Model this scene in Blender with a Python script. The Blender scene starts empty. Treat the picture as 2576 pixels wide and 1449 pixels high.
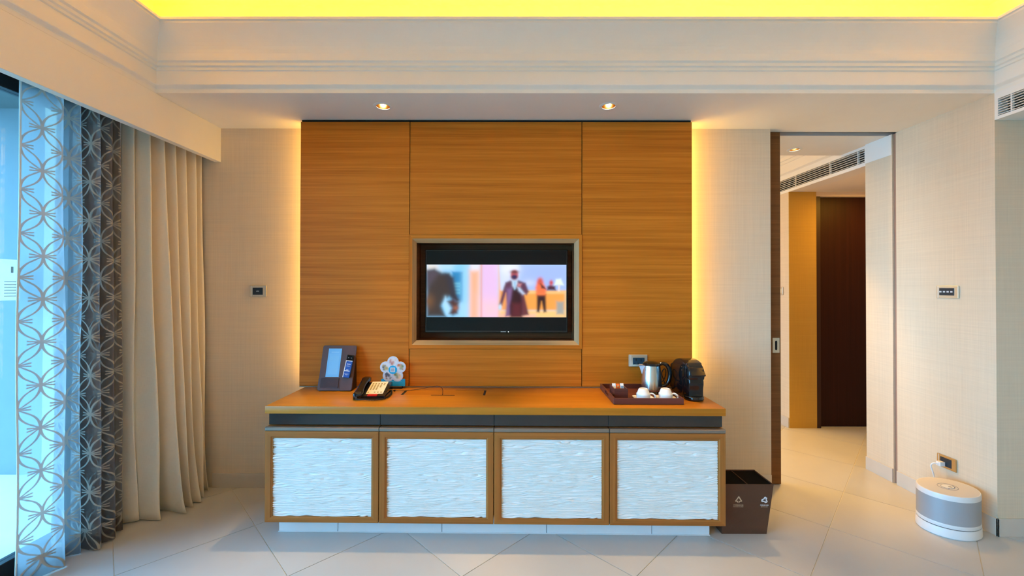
import bpy, bmesh, math, random
import numpy as np
from mathutils import Vector, Matrix

random.seed(7)
sc = bpy.context.scene
C = sc.collection
PI = math.pi

# ------------------------------------------------------------------ camera
cam_d = bpy.data.cameras.new('camera')
cam = bpy.data.objects.new('camera', cam_d); C.objects.link(cam)
cam_d.sensor_width = 36.0
cam_d.lens = 1035.64 * 36.0 / 2576.0
cam_d.shift_x = 5.44 / 2576.0
cam_d.shift_y = -13.09 / 2576.0
cam_d.clip_start = 0.02
def cam_basis(p, r, y):
    Rz = np.array([[math.cos(y), -math.sin(y), 0], [math.sin(y), math.cos(y), 0], [0, 0, 1]])
    Rx = np.array([[1, 0, 0], [0, math.cos(p), -math.sin(p)], [0, math.sin(p), math.cos(p)]])
    Ry = np.array([[math.cos(r), 0, math.sin(r)], [0, 1, 0], [-math.sin(r), 0, math.cos(r)]])
    return Rz @ Rx @ Ry
_m = cam_basis(0.008, -0.002, 0.0027)
cam.matrix_world = Matrix(((_m[0, 0], _m[0, 2], -_m[0, 1], 0), (_m[1, 0], _m[1, 2], -_m[1, 1], 0),
                           (_m[2, 0], _m[2, 2], -_m[2, 1], 1.42), (0, 0, 0, 1)))
sc.camera = cam

# ------------------------------------------------------------------ world and view
SKY = (0.21, 0.59, 1.0)
w = bpy.data.worlds.new('sky'); sc.world = w; w.use_nodes = True
bg = w.node_tree.nodes['Background']
bg.inputs[0].default_value = (*SKY, 1); bg.inputs[1].default_value = 16.5
sc.view_settings.view_transform = 'Standard'
sc.view_settings.look = 'None'
sc.view_settings.gamma = 1.0
sc.view_settings.use_curve_mapping = False
sc.view_settings.exposure = 0.0
sc.cycles.use_denoising = True
sc.cycles.max_bounces = 10
sc.cycles.diffuse_bounces = 6
sc.cycles.transparent_max_bounces = 16
sc.cycles.sample_clamp_indirect = 6.0
sc.cycles.caustics_reflective = False
sc.cycles.caustics_refractive = False

def light(name, kind, loc, energy, color, rot=(0, 0, 0), parent=None, **kw):
    d = bpy.data.lights.new(name, kind); d.energy = energy; d.color = color
    for k, v in kw.items(): setattr(d, k, v)
    o = bpy.data.objects.new(name, d); C.objects.link(o)
    o.location = loc; o.rotation_euler = rot
    if parent: o.parent = parent
    return o

# daylight portals in the two window openings (they guide sampling, they add no light)
for nm, y, ly in (('window_portal', -0.19, 4.9), ('bedroom_window_portal', 4.7, 1.4)):
    pl = light(nm, 'AREA', (-2.50, y, 1.22), 1.0, (1, 1, 1), (0, -PI / 2, 0), shape='RECTANGLE', size=2.4, size_y=ly)
    pl.data.cycles.is_portal = True

LED = (1.0, 0.485, 0.010)
# cove strips lying on the cornice ledge, shining up
COVE = 25.0
for nm, loc, sx, sy in (('cove_led_back', (0.36, 2.435, 2.89), 4.8, 0.04), ('cove_led_front', (0.36, -2.065, 2.89), 4.8, 0.04),
                        ('cove_led_left', (-2.125, 0.18, 2.89), 0.04, 4.4), ('cove_led_right', (2.845, 0.18, 2.89), 0.04, 4.4)):
    light(nm, 'AREA', loc, COVE, LED, (PI, 0, 0), shape='RECTANGLE', size=sx, size_y=sy)
# strips behind the two long edges of the panelling
for nm, x, s in (('panel_led_left', -1.385, 1), ('panel_led_right', 1.183, -1)):
    light(nm, 'AREA', (x, 2.825, 1.65), 4.5 if s > 0 else 6.5, (1.0, 0.56, 0.09), (PI / 2, 0, s * math.radians(52)), shape='RECTANGLE', size=0.03, size_y=1.76)
# unseen lamps elsewhere in the suite; the bedroom one is added to brighten that room
light('bedroom_fill_light', 'AREA', (0.6, 4.6, 3.12), 62.0, (1.0, 0.56, 0.10), shape='RECTANGLE', size=1.2, size_y=1.2)
light('corridor_ceiling_lamp', 'AREA', (3.45, 3.7, 2.36), 11.0, (1.0, 0.5, 0.05), shape='RECTANGLE', size=0.3, size_y=0.3)
light('foyer_ceiling_lamp', 'AREA', (3.7, 0.4, 2.36), 7.0, (1.0, 0.72, 0.4), shape='RECTANGLE', size=0.5, size_y=0.5)

# ------------------------------------------------------------------ material helpers
MATS = {}
def new_mat(name):
    m = bpy.data.materials.new(name); m.use_nodes = True
    MATS[name] = m
    return m, m.node_tree.nodes, m.node_tree.links, m.node_tree.nodes['Principled BSDF']
class NT:
    def __init__(s, m): s.t = m.node_tree; s.n = s.t.nodes; s.l = s.t.links
    def put(s, sock, v):
        if isinstance(v, bpy.types.NodeSocket): s.l.new(v, sock)
        else: sock.default_value = v
    def math(s, op, a, b=0.0, c=None, clamp=False):
        n = s.n.new('ShaderNodeMath'); n.operation = op; n.use_clamp = clamp
        s.put(n.inputs[0], a); s.put(n.inputs[1], b)
        if c is not None: s.put(n.inputs[2], c)
        return n.outputs[0]
    def coords(s, kind='Object', scale=(1, 1, 1), rnd=0.0):
        tc = s.n.new('ShaderNodeTexCoord'); mp = s.n.new('ShaderNodeMapping')
        mp.inputs['Scale'].default_value = scale
        v = tc.outputs[kind]
        if rnd:
            oi = s.n.new('ShaderNodeObjectInfo'); va = s.n.new('ShaderNodeVectorMath'); va.operation = 'ADD'
            mu = s.math('MULTIPLY', oi.outputs['Random'], rnd)
            s.l.new(v, va.inputs[0]); s.l.new(mu, va.inputs[1]); v = va.outputs[0]
        s.l.new(v, mp.inputs['Vector'])
        return mp.outputs[0]
    def noise(s, vec, scale=5.0, detail=3.0, rough=0.5):
        n = s.n.new('ShaderNodeTexNoise'); n.inputs['Scale'].default_value = scale
        n.inputs['Detail'].default_value = detail; n.inputs['Roughness'].default_value = rough
        s.l.new(vec, n.inputs['Vector']); return n.outputs['Fac']
    def ramp(s, fac, stops):
        r = s.n.new('ShaderNodeValToRGB'); s.l.new(fac, r.inputs[0])
        el = r.color_ramp.elements
        while len(el) < len(stops): el.new(0.5)
        for e, (p, c) in zip(el, stops): e.position = p; e.color = (*c, 1)
        return r.outputs[0]
    def bump(s, h, strength, dist=0.01):
        b = s.n.new('ShaderNodeBump'); b.inputs['Strength'].default_value = strength; b.inputs['Distance'].default_value = dist
        s.l.new(h, b.inputs['Height']); return b.outputs[0]

def plain(name, col, rough=0.5, metal=0.0, coat=0.0, spec=0.5, emit=None, estr=0.0, var=0.0):
    m, n, l, p = new_mat(name)
    p.inputs['Base Color'].default_value = (*col, 1); p.inputs['Roughness'].default_value = rough
    p.inputs['Metallic'].default_value = metal; p.inputs['Coat Weight'].default_value = coat
    p.inputs['Specular IOR Level'].default_value = spec
    if emit: p.inputs['Emission Color'].default_value = (*emit, 1); p.inputs['Emission Strength'].default_value = estr
    if var:
        t = NT(m); f = t.noise(t.coords(), 9.0, 3.0)
        c = t.ramp(f, [(0.25, tuple(x * (1 - var) for x in col)), (0.75, tuple(min(1, x * (1 + var)) for x in col))])
        l.new(c, p.inputs['Base Color'])
    return m

def wood(name, cols, axis='x', rough=0.5, coat=0.0, fine=1.0, spec=0.22):
    m, n, l, p = new_mat(name); t = NT(m)
    s1 = {'x': (0.6, 6, 40), 'z': (40, 6, 0.6), 'y': (40, 0.6, 6)}[axis]
    s2 = {'x': (2.0, 20, 170), 'z': (170, 20, 2.0), 'y': (170, 2.0, 20)}[axis]
    a = t.noise(t.coords('Object', s1, 7.0), 1.0, 4.0, 0.55)
    b = t.noise(t.coords('Object', tuple(x * fine for x in s2), 3.0), 1.0, 3.0, 0.6)
    f = t.math('ADD', t.math('MULTIPLY', a, 0.55), t.math('MULTIPLY', b, 0.45))
    c = t.ramp(f, [(0.33, cols[0]), (0.5, cols[1]), (0.66, cols[2])])
    l.new(c, p.inputs['Base Color'])
    p.inputs['Roughness'].default_value = rough; p.inputs['Coat Weight'].default_value = coat; p.inputs['Specular IOR Level'].default_value = spec
    p.inputs['Coat Roughness'].default_value = 0.25
    l.new(t.bump(b, 0.10, 0.002), p.inputs['Normal'])
    return m

OAK = ((0.42, 0.120, 0.007), (0.55, 0.170, 0.011), (0.66, 0.225, 0.020))
M_oak = wood('oak_horizontal', OAK, 'x')
M_oakz = wood('oak_vertical', OAK, 'z')
FR = ((0.28, 0.092, 0.018), (0.345, 0.122, 0.024), (0.415, 0.155, 0.034))
M_frx = wood('oak_frame_horizontal', FR, 'x')
M_frz = wood('oak_frame_vertical', FR, 'z')
M_top = wood('oak_worktop', ((0.41, 0.142, 0.012), (0.49, 0.18, 0.014), (0.56, 0.222, 0.022)), 'x', 0.35, 0.06)
M_doorwood = wood('sliding_door_wood', ((0.12, 0.045, 0.012), (0.17, 0.07, 0.02), (0.22, 0.09, 0.028)), 'x', 0.5)
M_darkwood = wood('recess_dark_wood', ((0.08, 0.030, 0.010), (0.115, 0.044, 0.015), (0.15, 0.058, 0.020)), 'x', 0.45)
M_maroon = wood('maroon_door_wood', ((0.018, 0.0035, 0.002), (0.026, 0.005, 0.003), (0.034, 0.007, 0.004)), 'z', 0.5, 0.0)
M_traywood = wood('tray_wood', ((0.10, 0.028, 0.020), (0.135, 0.040, 0.028), (0.17, 0.052, 0.037)), 'x', 0.38, 0.15)

def wallpaper(name, col):
    m, n, l, p = new_mat(name); t = NT(m)
    a = t.noise(t.coords('Object', (3, 3, 160)), 1.0, 2.0); b = t.noise(t.coords('Object', (160, 160, 3)), 1.0, 2.0)
    f = t.math('ADD', t.math('MULTIPLY', a, 0.5), t.math('MULTIPLY', b, 0.5))
    c = t.ramp(f, [(0.3, tuple(x * 0.93 for x in col)), (0.7, tuple(min(1, x * 1.05) for x in col))])
    l.new(c, p.inputs['Base Color']); p.inputs['Roughness'].default_value = 0.85
    p.inputs['Specular IOR Level'].default_value = 0.25
    l.new(t.bump(f, 0.12, 0.002), p.inputs['Normal'])
    return m
M_wall = wallpaper('wallpaper_linen', (0.71, 0.585, 0.43))
M_white = plain('ceiling_paint', (0.87, 0.82, 0.735), 0.75, spec=0.2, var=0.01)
M_bulk = plain('bulkhead_paint', (0.84, 0.82, 0.78), 0.6, spec=0.25)
M_groove = plain('door_groove_paint', (0.38, 0.22, 0.15), 0.6, var=0.05)

m, n, l, p = new_mat('porcelain_tile'); t = NT(m)
f = t.noise(t.coords('Object', (1, 1, 1), 20.0), 2.2, 5.0, 0.6)
oi = n.new('ShaderNodeObjectInfo')
ff = t.math('ADD', t.math('MULTIPLY', f, 0.7), t.math('MULTIPLY', oi.outputs['Random'], 0.3))
l.new(t.ramp(ff, [(0.25, (0.50, 0.495, 0.48)), (0.8, (0.58, 0.575, 0.56))]), p.inputs['Base Color'])
p.inputs['Roughness'].default_value = 0.32
l.new(t.bump(t.noise(t.coords('Object'), 60, 2), 0.02, 0.002), p.inputs['Normal'])
M_tile = m
M_grout = plain('grout', (0.72, 0.68, 0.60), 0.9)
M_basetile = plain('skirting_tile', (0.60, 0.535, 0.455), 0.4, var=0.03)
M_plinth = plain('plinth_tile', (0.80, 0.80, 0.80), 0.4, var=0.02)
M_black = plain('black_gloss_plastic', (0.006, 0.006, 0.007), 0.14, coat=0.3)
M_blackm = plain('black_matte', (0.010, 0.009, 0.009), 0.5)
M_drawer = plain('dark_lacquer', (0.030, 0.022, 0.017), 0.22, coat=0.4, var=0.1)
M_gap = plain('shadow_gap_black', (0.004, 0.004, 0.004), 0.8)
M_strip = plain('bronze_strip', (0.30, 0.25, 0.20), 0.35, metal=0.6)
M_frameblk = plain('window_frame_aluminium', (0.012, 0.018, 0.025), 0.35, metal=0.3)
M_steel = plain('brushed_steel', (0.80, 0.78, 0.75), 0.24, metal=1.0)
M_chrome = plain('chrome', (0.9, 0.9, 0.9), 0.08, metal=1.0)
M_champ = plain('champagne_plate', (0.68, 0.58, 0.43), 0.35, metal=0.55)
M_brass = plain('brass_plate', (0.62, 0.42, 0.20), 0.3, metal=0.9)
M_navy = plain('switch_module_navy', (0.012, 0.022, 0.035), 0.3)
M_mark = plain('pale_mark', (0.55, 0.62, 0.68), 0.5)
M_china = plain('white_china', (0.88, 0.86, 0.84), 0.12, coat=0.4)
M_wave = plain('wave_panel_white', (0.86, 0.83, 0.78), 0.42, spec=0.4)
M_grille = plain('grille_white', (0.82, 0.80, 0.76), 0.45)
M_leather = plain('brown_leather', (0.085, 0.042, 0.040), 0.45, var=0.15)
M_leather2 = plain('brown_leather_pocket', (0.060, 0.040, 0.046), 0.28, var=0.2)
M_paper = plain('blue_paper', (0.16, 0.50, 0.90), 0.55)
M_paperl = plain('blue_paper_line', (0.26, 0.60, 0.95), 0.55)
M_sleeve = plain('royal_blue_sleeve', (0.008, 0.085, 0.42), 0.35)
M_white2 = plain('white_print', (0.85, 0.86, 0.88), 0.5)
M_cyan = plain('cyan_print', (0.010, 0.42, 0.78), 0.45)
M_cyanl = plain('light_cyan_print', (0.10, 0.62, 0.92), 0.45)
M_grey = plain('grey_print', (0.45, 0.50, 0.60), 0.5)
M_cream = plain('cream_faceplate', (0.82, 0.76, 0.58), 0.45)
M_key = plain('olive_key', (0.36, 0.26, 0.07), 0.5)
M_red = plain('red_lens', (0.62, 0.008, 0.004), 0.25)
M_orange = plain('orange_sachet', (0.80, 0.15, 0.02), 0.45)
M_binb = plain('brown_leatherette', (0.095, 0.036, 0.016), 0.55, var=0.12)
M_bininner = plain('bin_lining', (0.0025, 0.002, 0.002), 0.9, spec=0.1)
M_binprint = plain('tan_print', (0.60, 0.45, 0.30), 0.6)
M_binprintw = plain('white_bin_print', (0.75, 0.75, 0.78), 0.6)
M_hum = plain('white_plastic', (0.80, 0.79, 0.78), 0.35)
M_hummesh = plain('grey_mesh_band', (0.40, 0.42, 0.45), 0.45, metal=0.2)
M_humtop = plain('pale_top_plastic', (0.66, 0.62, 0.58), 0.5)
M_gold = plain('gold_reflector', (0.75, 0.45, 0.14), 0.2, metal=1.0)
M_bulb = plain('lamp_lens', (1, 1, 1), 0.3, emit=(1.0, 0.86, 0.62), estr=14.0)
M_balc = plain('balcony_render', (0.15, 0.175, 0.185), 0.8, var=0.02)
M_notice = plain('notice_paper', (0.90, 0.90, 0.88), 0.6)
_n, _l = M_notice.node_tree.nodes, M_notice.node_tree.links
_t = _n.new('ShaderNodeBsdfTranslucent'); _t.inputs[0].default_value = (0.95, 0.88, 0.80, 1); _x = _n.new('ShaderNodeMixShader'); _x.inputs[0].default_value = 0.65
_l.new(_n['Principled BSDF'].outputs[0], _x.inputs[1]); _l.new(_t.outputs[0], _x.inputs[2]); _l.new(_x.outputs[0], _n['Material Output'].inputs[0])
M_cable = plain('cable_black', (0.010, 0.008, 0.007), 0.5)
M_cableb = plain('cable_brown', (0.07, 0.02, 0.01), 0.5)
M_cablew = plain('cable_white', (0.8, 0.8, 0.8), 0.4)

m, n, l, p = new_mat('window_glass')
tr = n.new('ShaderNodeBsdfTransparent'); tr.inputs[0].default_value = (0.93, 0.97, 0.98, 1)
gl = n.new('ShaderNodeBsdfGlossy'); gl.inputs['Roughness'].default_value = 0.02
fr = n.new('ShaderNodeFresnel'); fr.inputs[0].default_value = 1.25
mx = n.new('ShaderNodeMixShader'); l.new(fr.outputs[0], mx.inputs[0]); l.new(tr.outputs[0], mx.inputs[1]); l.new(gl.outputs[0], mx.inputs[2])
l.new(mx.outputs[0], n['Material Output'].inputs[0]); M_glass = m

# beige lined drape
m, n, l, p = new_mat('drape_linen'); t = NT(m)
a = t.noise(t.coords('UV', (700, 30, 1)), 1.0, 2.0); b = t.noise(t.coords('UV', (30, 700, 1)), 1.0, 2.0)
f = t.math('ADD', t.math('MULTIPLY', a, 0.5), t.math('MULTIPLY', b, 0.5))
l.new(t.ramp(f, [(0.3, (0.74, 0.65, 0.50)), (0.7, (0.83, 0.74, 0.59))]), p.inputs['Base Color'])
p.inputs['Roughness'].default_value = 0.6; p.inputs['Sheen Weight'].default_value = 0.25; p.inputs['Specular IOR Level'].default_value = 0.3
l.new(t.bump(f, 0.1, 0.001), p.inputs['Normal']); M_drape = m

# woven sheer: overlapping rings with short rays where they touch
m, n, l, p = new_mat('patterned_sheer'); t = NT(m)
tc = n.new('ShaderNodeTexCoord'); sp = n.new('ShaderNodeSeparateXYZ'); l.new(tc.outputs['UV'], sp.inputs[0])
W_, A_, RR_ = 0.165, 0.208, 0.092
pat = None
for o in (0, 1):                                    # two staggered families of knots: a pair of back-to-back arcs with a burst of short rays
    dx = t.math('PINGPONG', t.math('ADD', sp.outputs[0], 10 * W_ + o * W_ / 2), W_ / 2)
    dz = t.math('PINGPONG', t.math('ADD', sp.outputs[1], 10 * A_ + o * A_ / 2), A_ / 2)
    ex = t.math('SUBTRACT', dx, RR_)
    d = t.math('ABSOLUTE', t.math('SUBTRACT', t.math('SQRT', t.math('ADD', t.math('MULTIPLY', ex, ex), t.math('MULTIPLY', dz, dz))), RR_))
    wid = t.math('MULTIPLY_ADD', dz, -0.046, 0.0075)
    arc = t.math('MINIMUM', t.math('DIVIDE', t.math('SUBTRACT', wid, d), 0.0014), t.math('DIVIDE', t.math('SUBTRACT', 0.088, dz), 0.006))
    pat = arc if pat is None else t.math('MAXIMUM', pat, arc)
    for slope, ln_ in ((0.16, 0.052), (0.62, 0.042)):
        ry = t.math('ABSOLUTE', t.math('SUBTRACT', dz, t.math('MULTIPLY', dx, slope)))
        ray = t.math('MINIMUM', t.math('DIVIDE', t.math('SUBTRACT', 0.0042, ry), 0.0014), t.math('DIVIDE', t.math('SUBTRACT', ln_, dx), 0.004))
        pat = t.math('MAXIMUM', pat, ray)
pat = t.math('MAXIMUM', t.math('MINIMUM', pat, 1.0), 0.0)
weave = t.noise(t.coords('UV', (900, 60, 1)), 1.0, 1.0)
cmix = n.new('ShaderNodeMix'); cmix.data_type = 'RGBA'
l.new(pat, cmix.inputs['Factor']); cmix.inputs['A'].default_value = (0.085, 0.070, 0.075, 1); cmix.inputs['B'].default_value = (0.46, 0.42, 0.35, 1)
df = n.new('ShaderNodeBsdfDiffuse'); tl = n.new('ShaderNodeBsdfTranslucent'); tp = n.new('ShaderNodeBsdfTransparent')
l.new(cmix.outputs['Result'], df.inputs[0])
tl.inputs[0].default_value = (0.58, 0.58, 0.60, 1); tp.inputs[0].default_value = (0.95, 0.95, 0.95, 1)
m1 = n.new('ShaderNodeMixShader'); l.new(t.math('MULTIPLY_ADD', pat, -0.52, 0.62), m1.inputs[0]); l.new(df.outputs[0], m1.inputs[1]); l.new(tl.outputs[0], m1.inputs[2])
m2 = n.new('ShaderNodeMixShader')
l.new(t.math('MULTIPLY_ADD', pat, -0.36, 0.42), m2.inputs[0]); l.new(m1.outputs[0], m2.inputs[1]); l.new(tp.outputs[0], m2.inputs[2])
l.new(m2.outputs[0], n['Material Output'].inputs[0]); M_sheer = m

def vcol_mat(name, emission=0.0, rough=0.5):
    m, n, l, p = new_mat(name)
    a = n.new('ShaderNodeAttribute'); a.attribute_name = 'Col'
    if emission:
        p.inputs['Base Color'].default_value = (0.004, 0.004, 0.004, 1)
        l.new(a.outputs['Color'], p.inputs['Emission Color']); p.inputs['Emission Strength'].default_value = emission
    else: l.new(a.outputs['Color'], p.inputs['Base Color'])
    p.inputs['Roughness'].default_value = rough
    return m
M_screen = vcol_mat('tv_picture', 1.05, 0.12)
M_food = vcol_mat('food_print', 0.0, 0.4)
M_tvglass = plain('tv_black_screen', (0.004, 0.005, 0.006), 0.12, spec=0.28)

# ------------------------------------------------------------------ geometry helpers
def box(bm, x0, x1, y0, y1, z0, z1, bev=0.0, seg=2):
    r = bmesh.ops.create_cube(bm, size=1.0)
    vs = r['verts']
    for v in vs:
        v.co = Vector(((x0 + x1) / 2 + v.co.x * (x1 - x0), (y0 + y1) / 2 + v.co.y * (y1 - y0), (z0 + z1) / 2 + v.co.z * (z1 - z0)))
    if bev > 0:
        es = list({e for v in vs for e in v.link_edges})
        bmesh.ops.bevel(bm, geom=es, offset=bev, segments=seg, affect='EDGES', profile=0.5, clamp_overlap=True)
    return bm
def bbox(*a, **k): return box(bmesh.new(), *a, **k)
def extr(bm, pts, axis, a0, a1):
    """prism: polygon pts in the two other axes, extruded along axis from a0 to a1"""
    def co(p, a):
        return {'x': (a, p[0], p[1]), 'y': (p[0], a, p[1]), 'z': (p[0], p[1], a)}[axis]
    A = [bm.verts.new(co(q, a0)) for q in pts]; B = [bm.verts.new(co(q, a1)) for q in pts]
    k = len(pts)
    fs = [bm.faces.new(A), bm.faces.new(B)]
    for i in range(k): fs.append(bm.faces.new((A[i], A[(i + 1) % k], B[(i + 1) % k], B[i])))
    bmesh.ops.recalc_face_normals(bm, faces=fs)
    return bm
def lathe(bm, prof, seg=40, sx=1.0, sy=1.0, cx=0, cy=0):
    rings = []
    for r, z in prof:
        if r < 1e-6: rings.append([bm.verts.new((cx, cy, z))])
        else: rings.append([bm.verts.new((cx + r * sx * math.cos(2 * PI * i / seg), cy + r * sy * math.sin(2 * PI * i / seg), z)) for i in range(seg)])
    for a, b in zip(rings, rings[1:]):
        if len(a) == 1 and len(b) == 1: continue
        for i in range(seg):
            j = (i + 1) % seg
            if len(a) == 1: bm.faces.new((a[0], b[j], b[i]))
            elif len(b) == 1: bm.faces.new((a[i], a[j], b[0]))
            else: bm.faces.new((a[i], a[j], b[j], b[i]))
    bmesh.ops.recalc_face_normals(bm, faces=bm.faces[:])
    return bm
def catmull(pts, per=8):
    P = [np.array(q, float) for q in pts]; P = [2 * P[0] - P[1]] + P + [2 * P[-1] - P[-2]]
    out = []
    for i in range(1, len(P) - 2):
        for k in range(per):
            u = k / per
            out.append(0.5 * ((2 * P[i]) + (P[i + 1] - P[i - 1]) * u + (2 * P[i - 1] - 5 * P[i] + 4 * P[i + 1] - P[i + 2]) * u * u + (3 * P[i] - P[i - 1] - 3 * P[i + 1] + P[i + 2]) * u ** 3))
    out.append(P[-2]); return out
def tube(bm, pts, r, seg=8, closed=False):
    pts = [Vector(q) for q in pts]; rings = []
    k = len(pts); up = None
    for i, q in enumerate(pts):
        tg = (pts[(i + 1) % k] - pts[i - 1]) if closed else (pts[min(i + 1, k - 1)] - pts[max(i - 1, 0)])
        tg.normalize()
        if up is None: up = tg.orthogonal().normalized()
        up = (up - tg * up.dot(tg)).normalized(); sd = tg.cross(up)
        rr = r[i] if isinstance(r, (list, tuple)) else r
        rings.append([bm.verts.new(q + (up * math.cos(2 * PI * j / seg) + sd * math.sin(2 * PI * j / seg)) * rr) for j in range(seg)])
    for i in range(k if closed else k - 1):
        a, b = rings[i], rings[(i + 1) % k]
        for j in range(seg): bm.faces.new((a[j], a[(j + 1) % seg], b[(j + 1) % seg], b[j]))
    if not closed: bm.faces.new(rings[0][::-1]); bm.faces.new(rings[-1])
    bmesh.ops.recalc_face_normals(bm, faces=bm.faces[:])
    return bm
def mesh_of(name, bm, mats, smooth=False, angle=35):
    me = bpy.data.meshes.new(name)
    if smooth:
        for f in bm.faces: f.smooth = True
    bm.to_mesh(me); bm.free()
    if smooth and angle < 180: me.set_sharp_from_angle(angle=math.radians(angle))
    for mm in (mats if isinstance(mats, (list, tuple)) else [mats]): me.materials.append(mm)
    return me
def obj(name, bm, mats, parent=None, loc=None, rot=None, smooth=False, angle=35, label=None, cat=None, group=None, kind=None):
    me = bm if isinstance(bm, bpy.types.Mesh) else mesh_of(name, bm, mats, smooth, angle)
    o = bpy.data.objects.new(name, me); C.objects.link(o)
    if parent: o.parent = parent
    if loc: o.location = loc
    if rot: o.rotation_euler = rot
    tag(o, label, cat, group, kind)
    return o
def tag(o, label=None, cat=None, group=None, kind=None):
    for k, v in (('label', label), ('category', cat), ('group', group), ('kind', kind)):
        if v: o[k] = v
def thing(name, label, cat, loc=(0, 0, 0), rz=0.0, group=None, kind=None):
    o = bpy.data.objects.new(name, None); C.objects.link(o); o.empty_display_size = 0.05
    o.location = loc; o.rotation_euler = (0, 0, rz)
    tag(o, label, cat, group, kind); return o
def struct(name, bm, mat, label, **k): return obj(name, bm, mat, label=label, kind='structure', **k)
def text_mesh(name, body, size, mat, extrude=0.0002, align='CENTER'):
    cu = bpy.data.curves.new(name, 'FONT'); cu.body = body; cu.size = size; cu.align_x = align; cu.extrude = extrude
    o = bpy.data.objects.new(name, cu); C.objects.link(o); bpy.context.view_layer.update()
    me = bpy.data.meshes.new_from_object(o.evaluated_get(bpy.context.evaluated_depsgraph_get()))
    bpy.data.objects.remove(o); bpy.data.curves.remove(cu)
    me.materials.clear(); me.materials.append(mat); return me
def srgb(r, g, b):
    return tuple((c / 255 / 12.92) if c / 255 <= 0.04045 else ((c / 255 + 0.055) / 1.055) ** 2.4 for c in (r, g, b))

# key planes of the place (metres)
YW, YP, YC, YD = 2.908, 2.746, 2.37, 2.965     # back wall, panelling, cornice, sliding door
XL, XR = -2.059, 2.78                           # pelmet face, right wall
ZS, ZB, ZT, ZC = 2.535, 2.38, 0.746, 3.147      # soffit, bulkhead underside, worktop, tray ceiling
WE = 1.832                                       # end of the back wall at the doorway
XWIN = -2.45

# ------------------------------------------------------------------ floor of diagonal tiles
floor = struct('floor', bbox(-2.47, 4.7, -2.7, 7.1, -0.10, -0.0035), M_grout, 'pale beige porcelain tile floor laid diagonally')
def clip(poly, x0, x1, y0, y1):
    for ax, lim, sgn in ((0, x0, 1), (0, x1, -1), (1, y0, 1), (1, y1, -1)):
        out = []
        for i, a in enumerate(poly):
            b = poly[(i + 1) % len(poly)]
            ia, ib = sgn * (a[ax] - lim) >= 0, sgn * (b[ax] - lim) >= 0
            if ia: out.append(a)
            if ia != ib:
                u = (lim - a[ax]) / (b[ax] - a[ax]); out.append((a[0] + u * (b[0] - a[0]), a[1] + u * (b[1] - a[1])))
        poly = out
        if not poly: return []
    return poly
S45 = 0.84853; G = 0.0032
for i in range(-9, 16):
    for j in range(-12, 9):
        u0, u1 = 1.7795 + i * S45, 1.7795 + (i + 1) * S45          # x + y
        v0, v1 = -2.2589 + j * S45, -2.2589 + (j + 1) * S45        # x - y
        u0 += G; u1 -= G; v0 += G; v1 -= G
        q = [((u + v) / 2, (u - v) / 2) for u, v in ((u0, v0), (u1, v0), (u1, v1), (u0, v1))]
        q = clip(q, -2.46, 4.6, -2.6, 5.6)
        if len(q) < 3: continue
        if abs(sum(q[k][0] * q[(k + 1) % len(q)][1] - q[(k + 1) % len(q)][0] * q[k][1] for k in range(len(q)))) < 0.004: continue
        obj('tile', extr(bmesh.new(), q, 'z', -0.0035, 0.0), M_tile, floor)

# ------------------------------------------------------------------ walls
def multi(boxes):
    bm = bmesh.new()
    for b in boxes: box(bm, *b)
    return bm
struct('wall_back', multi([(-2.47, WE, YW, 2.955, 0, ZS + 0.6), (-2.47, WE, 3.02, 3.06, 0, ZS + 0.6)]), M_wall, 'beige linen wallpapered wall behind the panelling')
struct('wall_right', multi([(XR, 4.7, 2.368, 2.976, 0, ZS), (XR + 0.022, 4.7, 2.976, 3.006, 0, ZS), (XR, 4.7, 3.006, 3.232, 0, ZS)]), M_wall, 'wallpapered pier right of the doorway')
struct('trim_1', bbox(XR + 0.012, XR + 0.0215, 2.977, 3.005, 0, ZS), M_groove, 'brown groove in the wall that takes the sliding door')
struct('trim_2', bbox(XR - 0.003, XR, 3.009, 3.229, 2.385, ZS - 0.001), M_bulk, 'white painted band at the top of the doorway pier')
struct('wall_left', multi([(-2.62, -2.47, 2.30, 4.0, 0, ZC), (-2.62, -2.47, -2.8, 2.30, 2.46, ZC), (-2.62, -2.47, 5.4, 7.2, 0, ZC),
                           (-2.62, -2.47, 4.0, 5.4, 2.46, ZC), (-2.62, -2.47, -2.8, -2.62, 0, ZC)]), M_wall, 'wall around the tall windows')
struct('wall_front', bbox(-2.62, 4.8, -2.8, -2.6, 0, ZC), M_wall, 'wall behind the viewer')
struct('wall_far_right', bbox(4.6, 4.8, -2.6, 7.2, 0, ZC), M_wall, 'far side wall of the suite')
struct('wall_bedroom_far', bbox(-2.47, 4.6, 5.6, 5.75, 0, ZC), M_wall, 'far wall of the bedroom')
struct('wall_corridor', multi([(2.80, 3.075, 4.156, 5.6, 0, 2.3755), (3.98, 4.6, 4.156, 4.3, 0, 2.376), (3.075, 3.98, 4.156, 4.3, 2.33, 2.376)]), M_wall, 'corridor wall beside the maroon door')

struct('wall_corridor_face', bbox(2.80, 3.0745, 4.150, 4.156, 0, 2.3755), wallpaper('ochre_wall_face', (0.55, 0.34, 0.07)), 'ochre corridor wall facing the doorway')  # this one face of the corridor wall is coloured ochre
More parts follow.
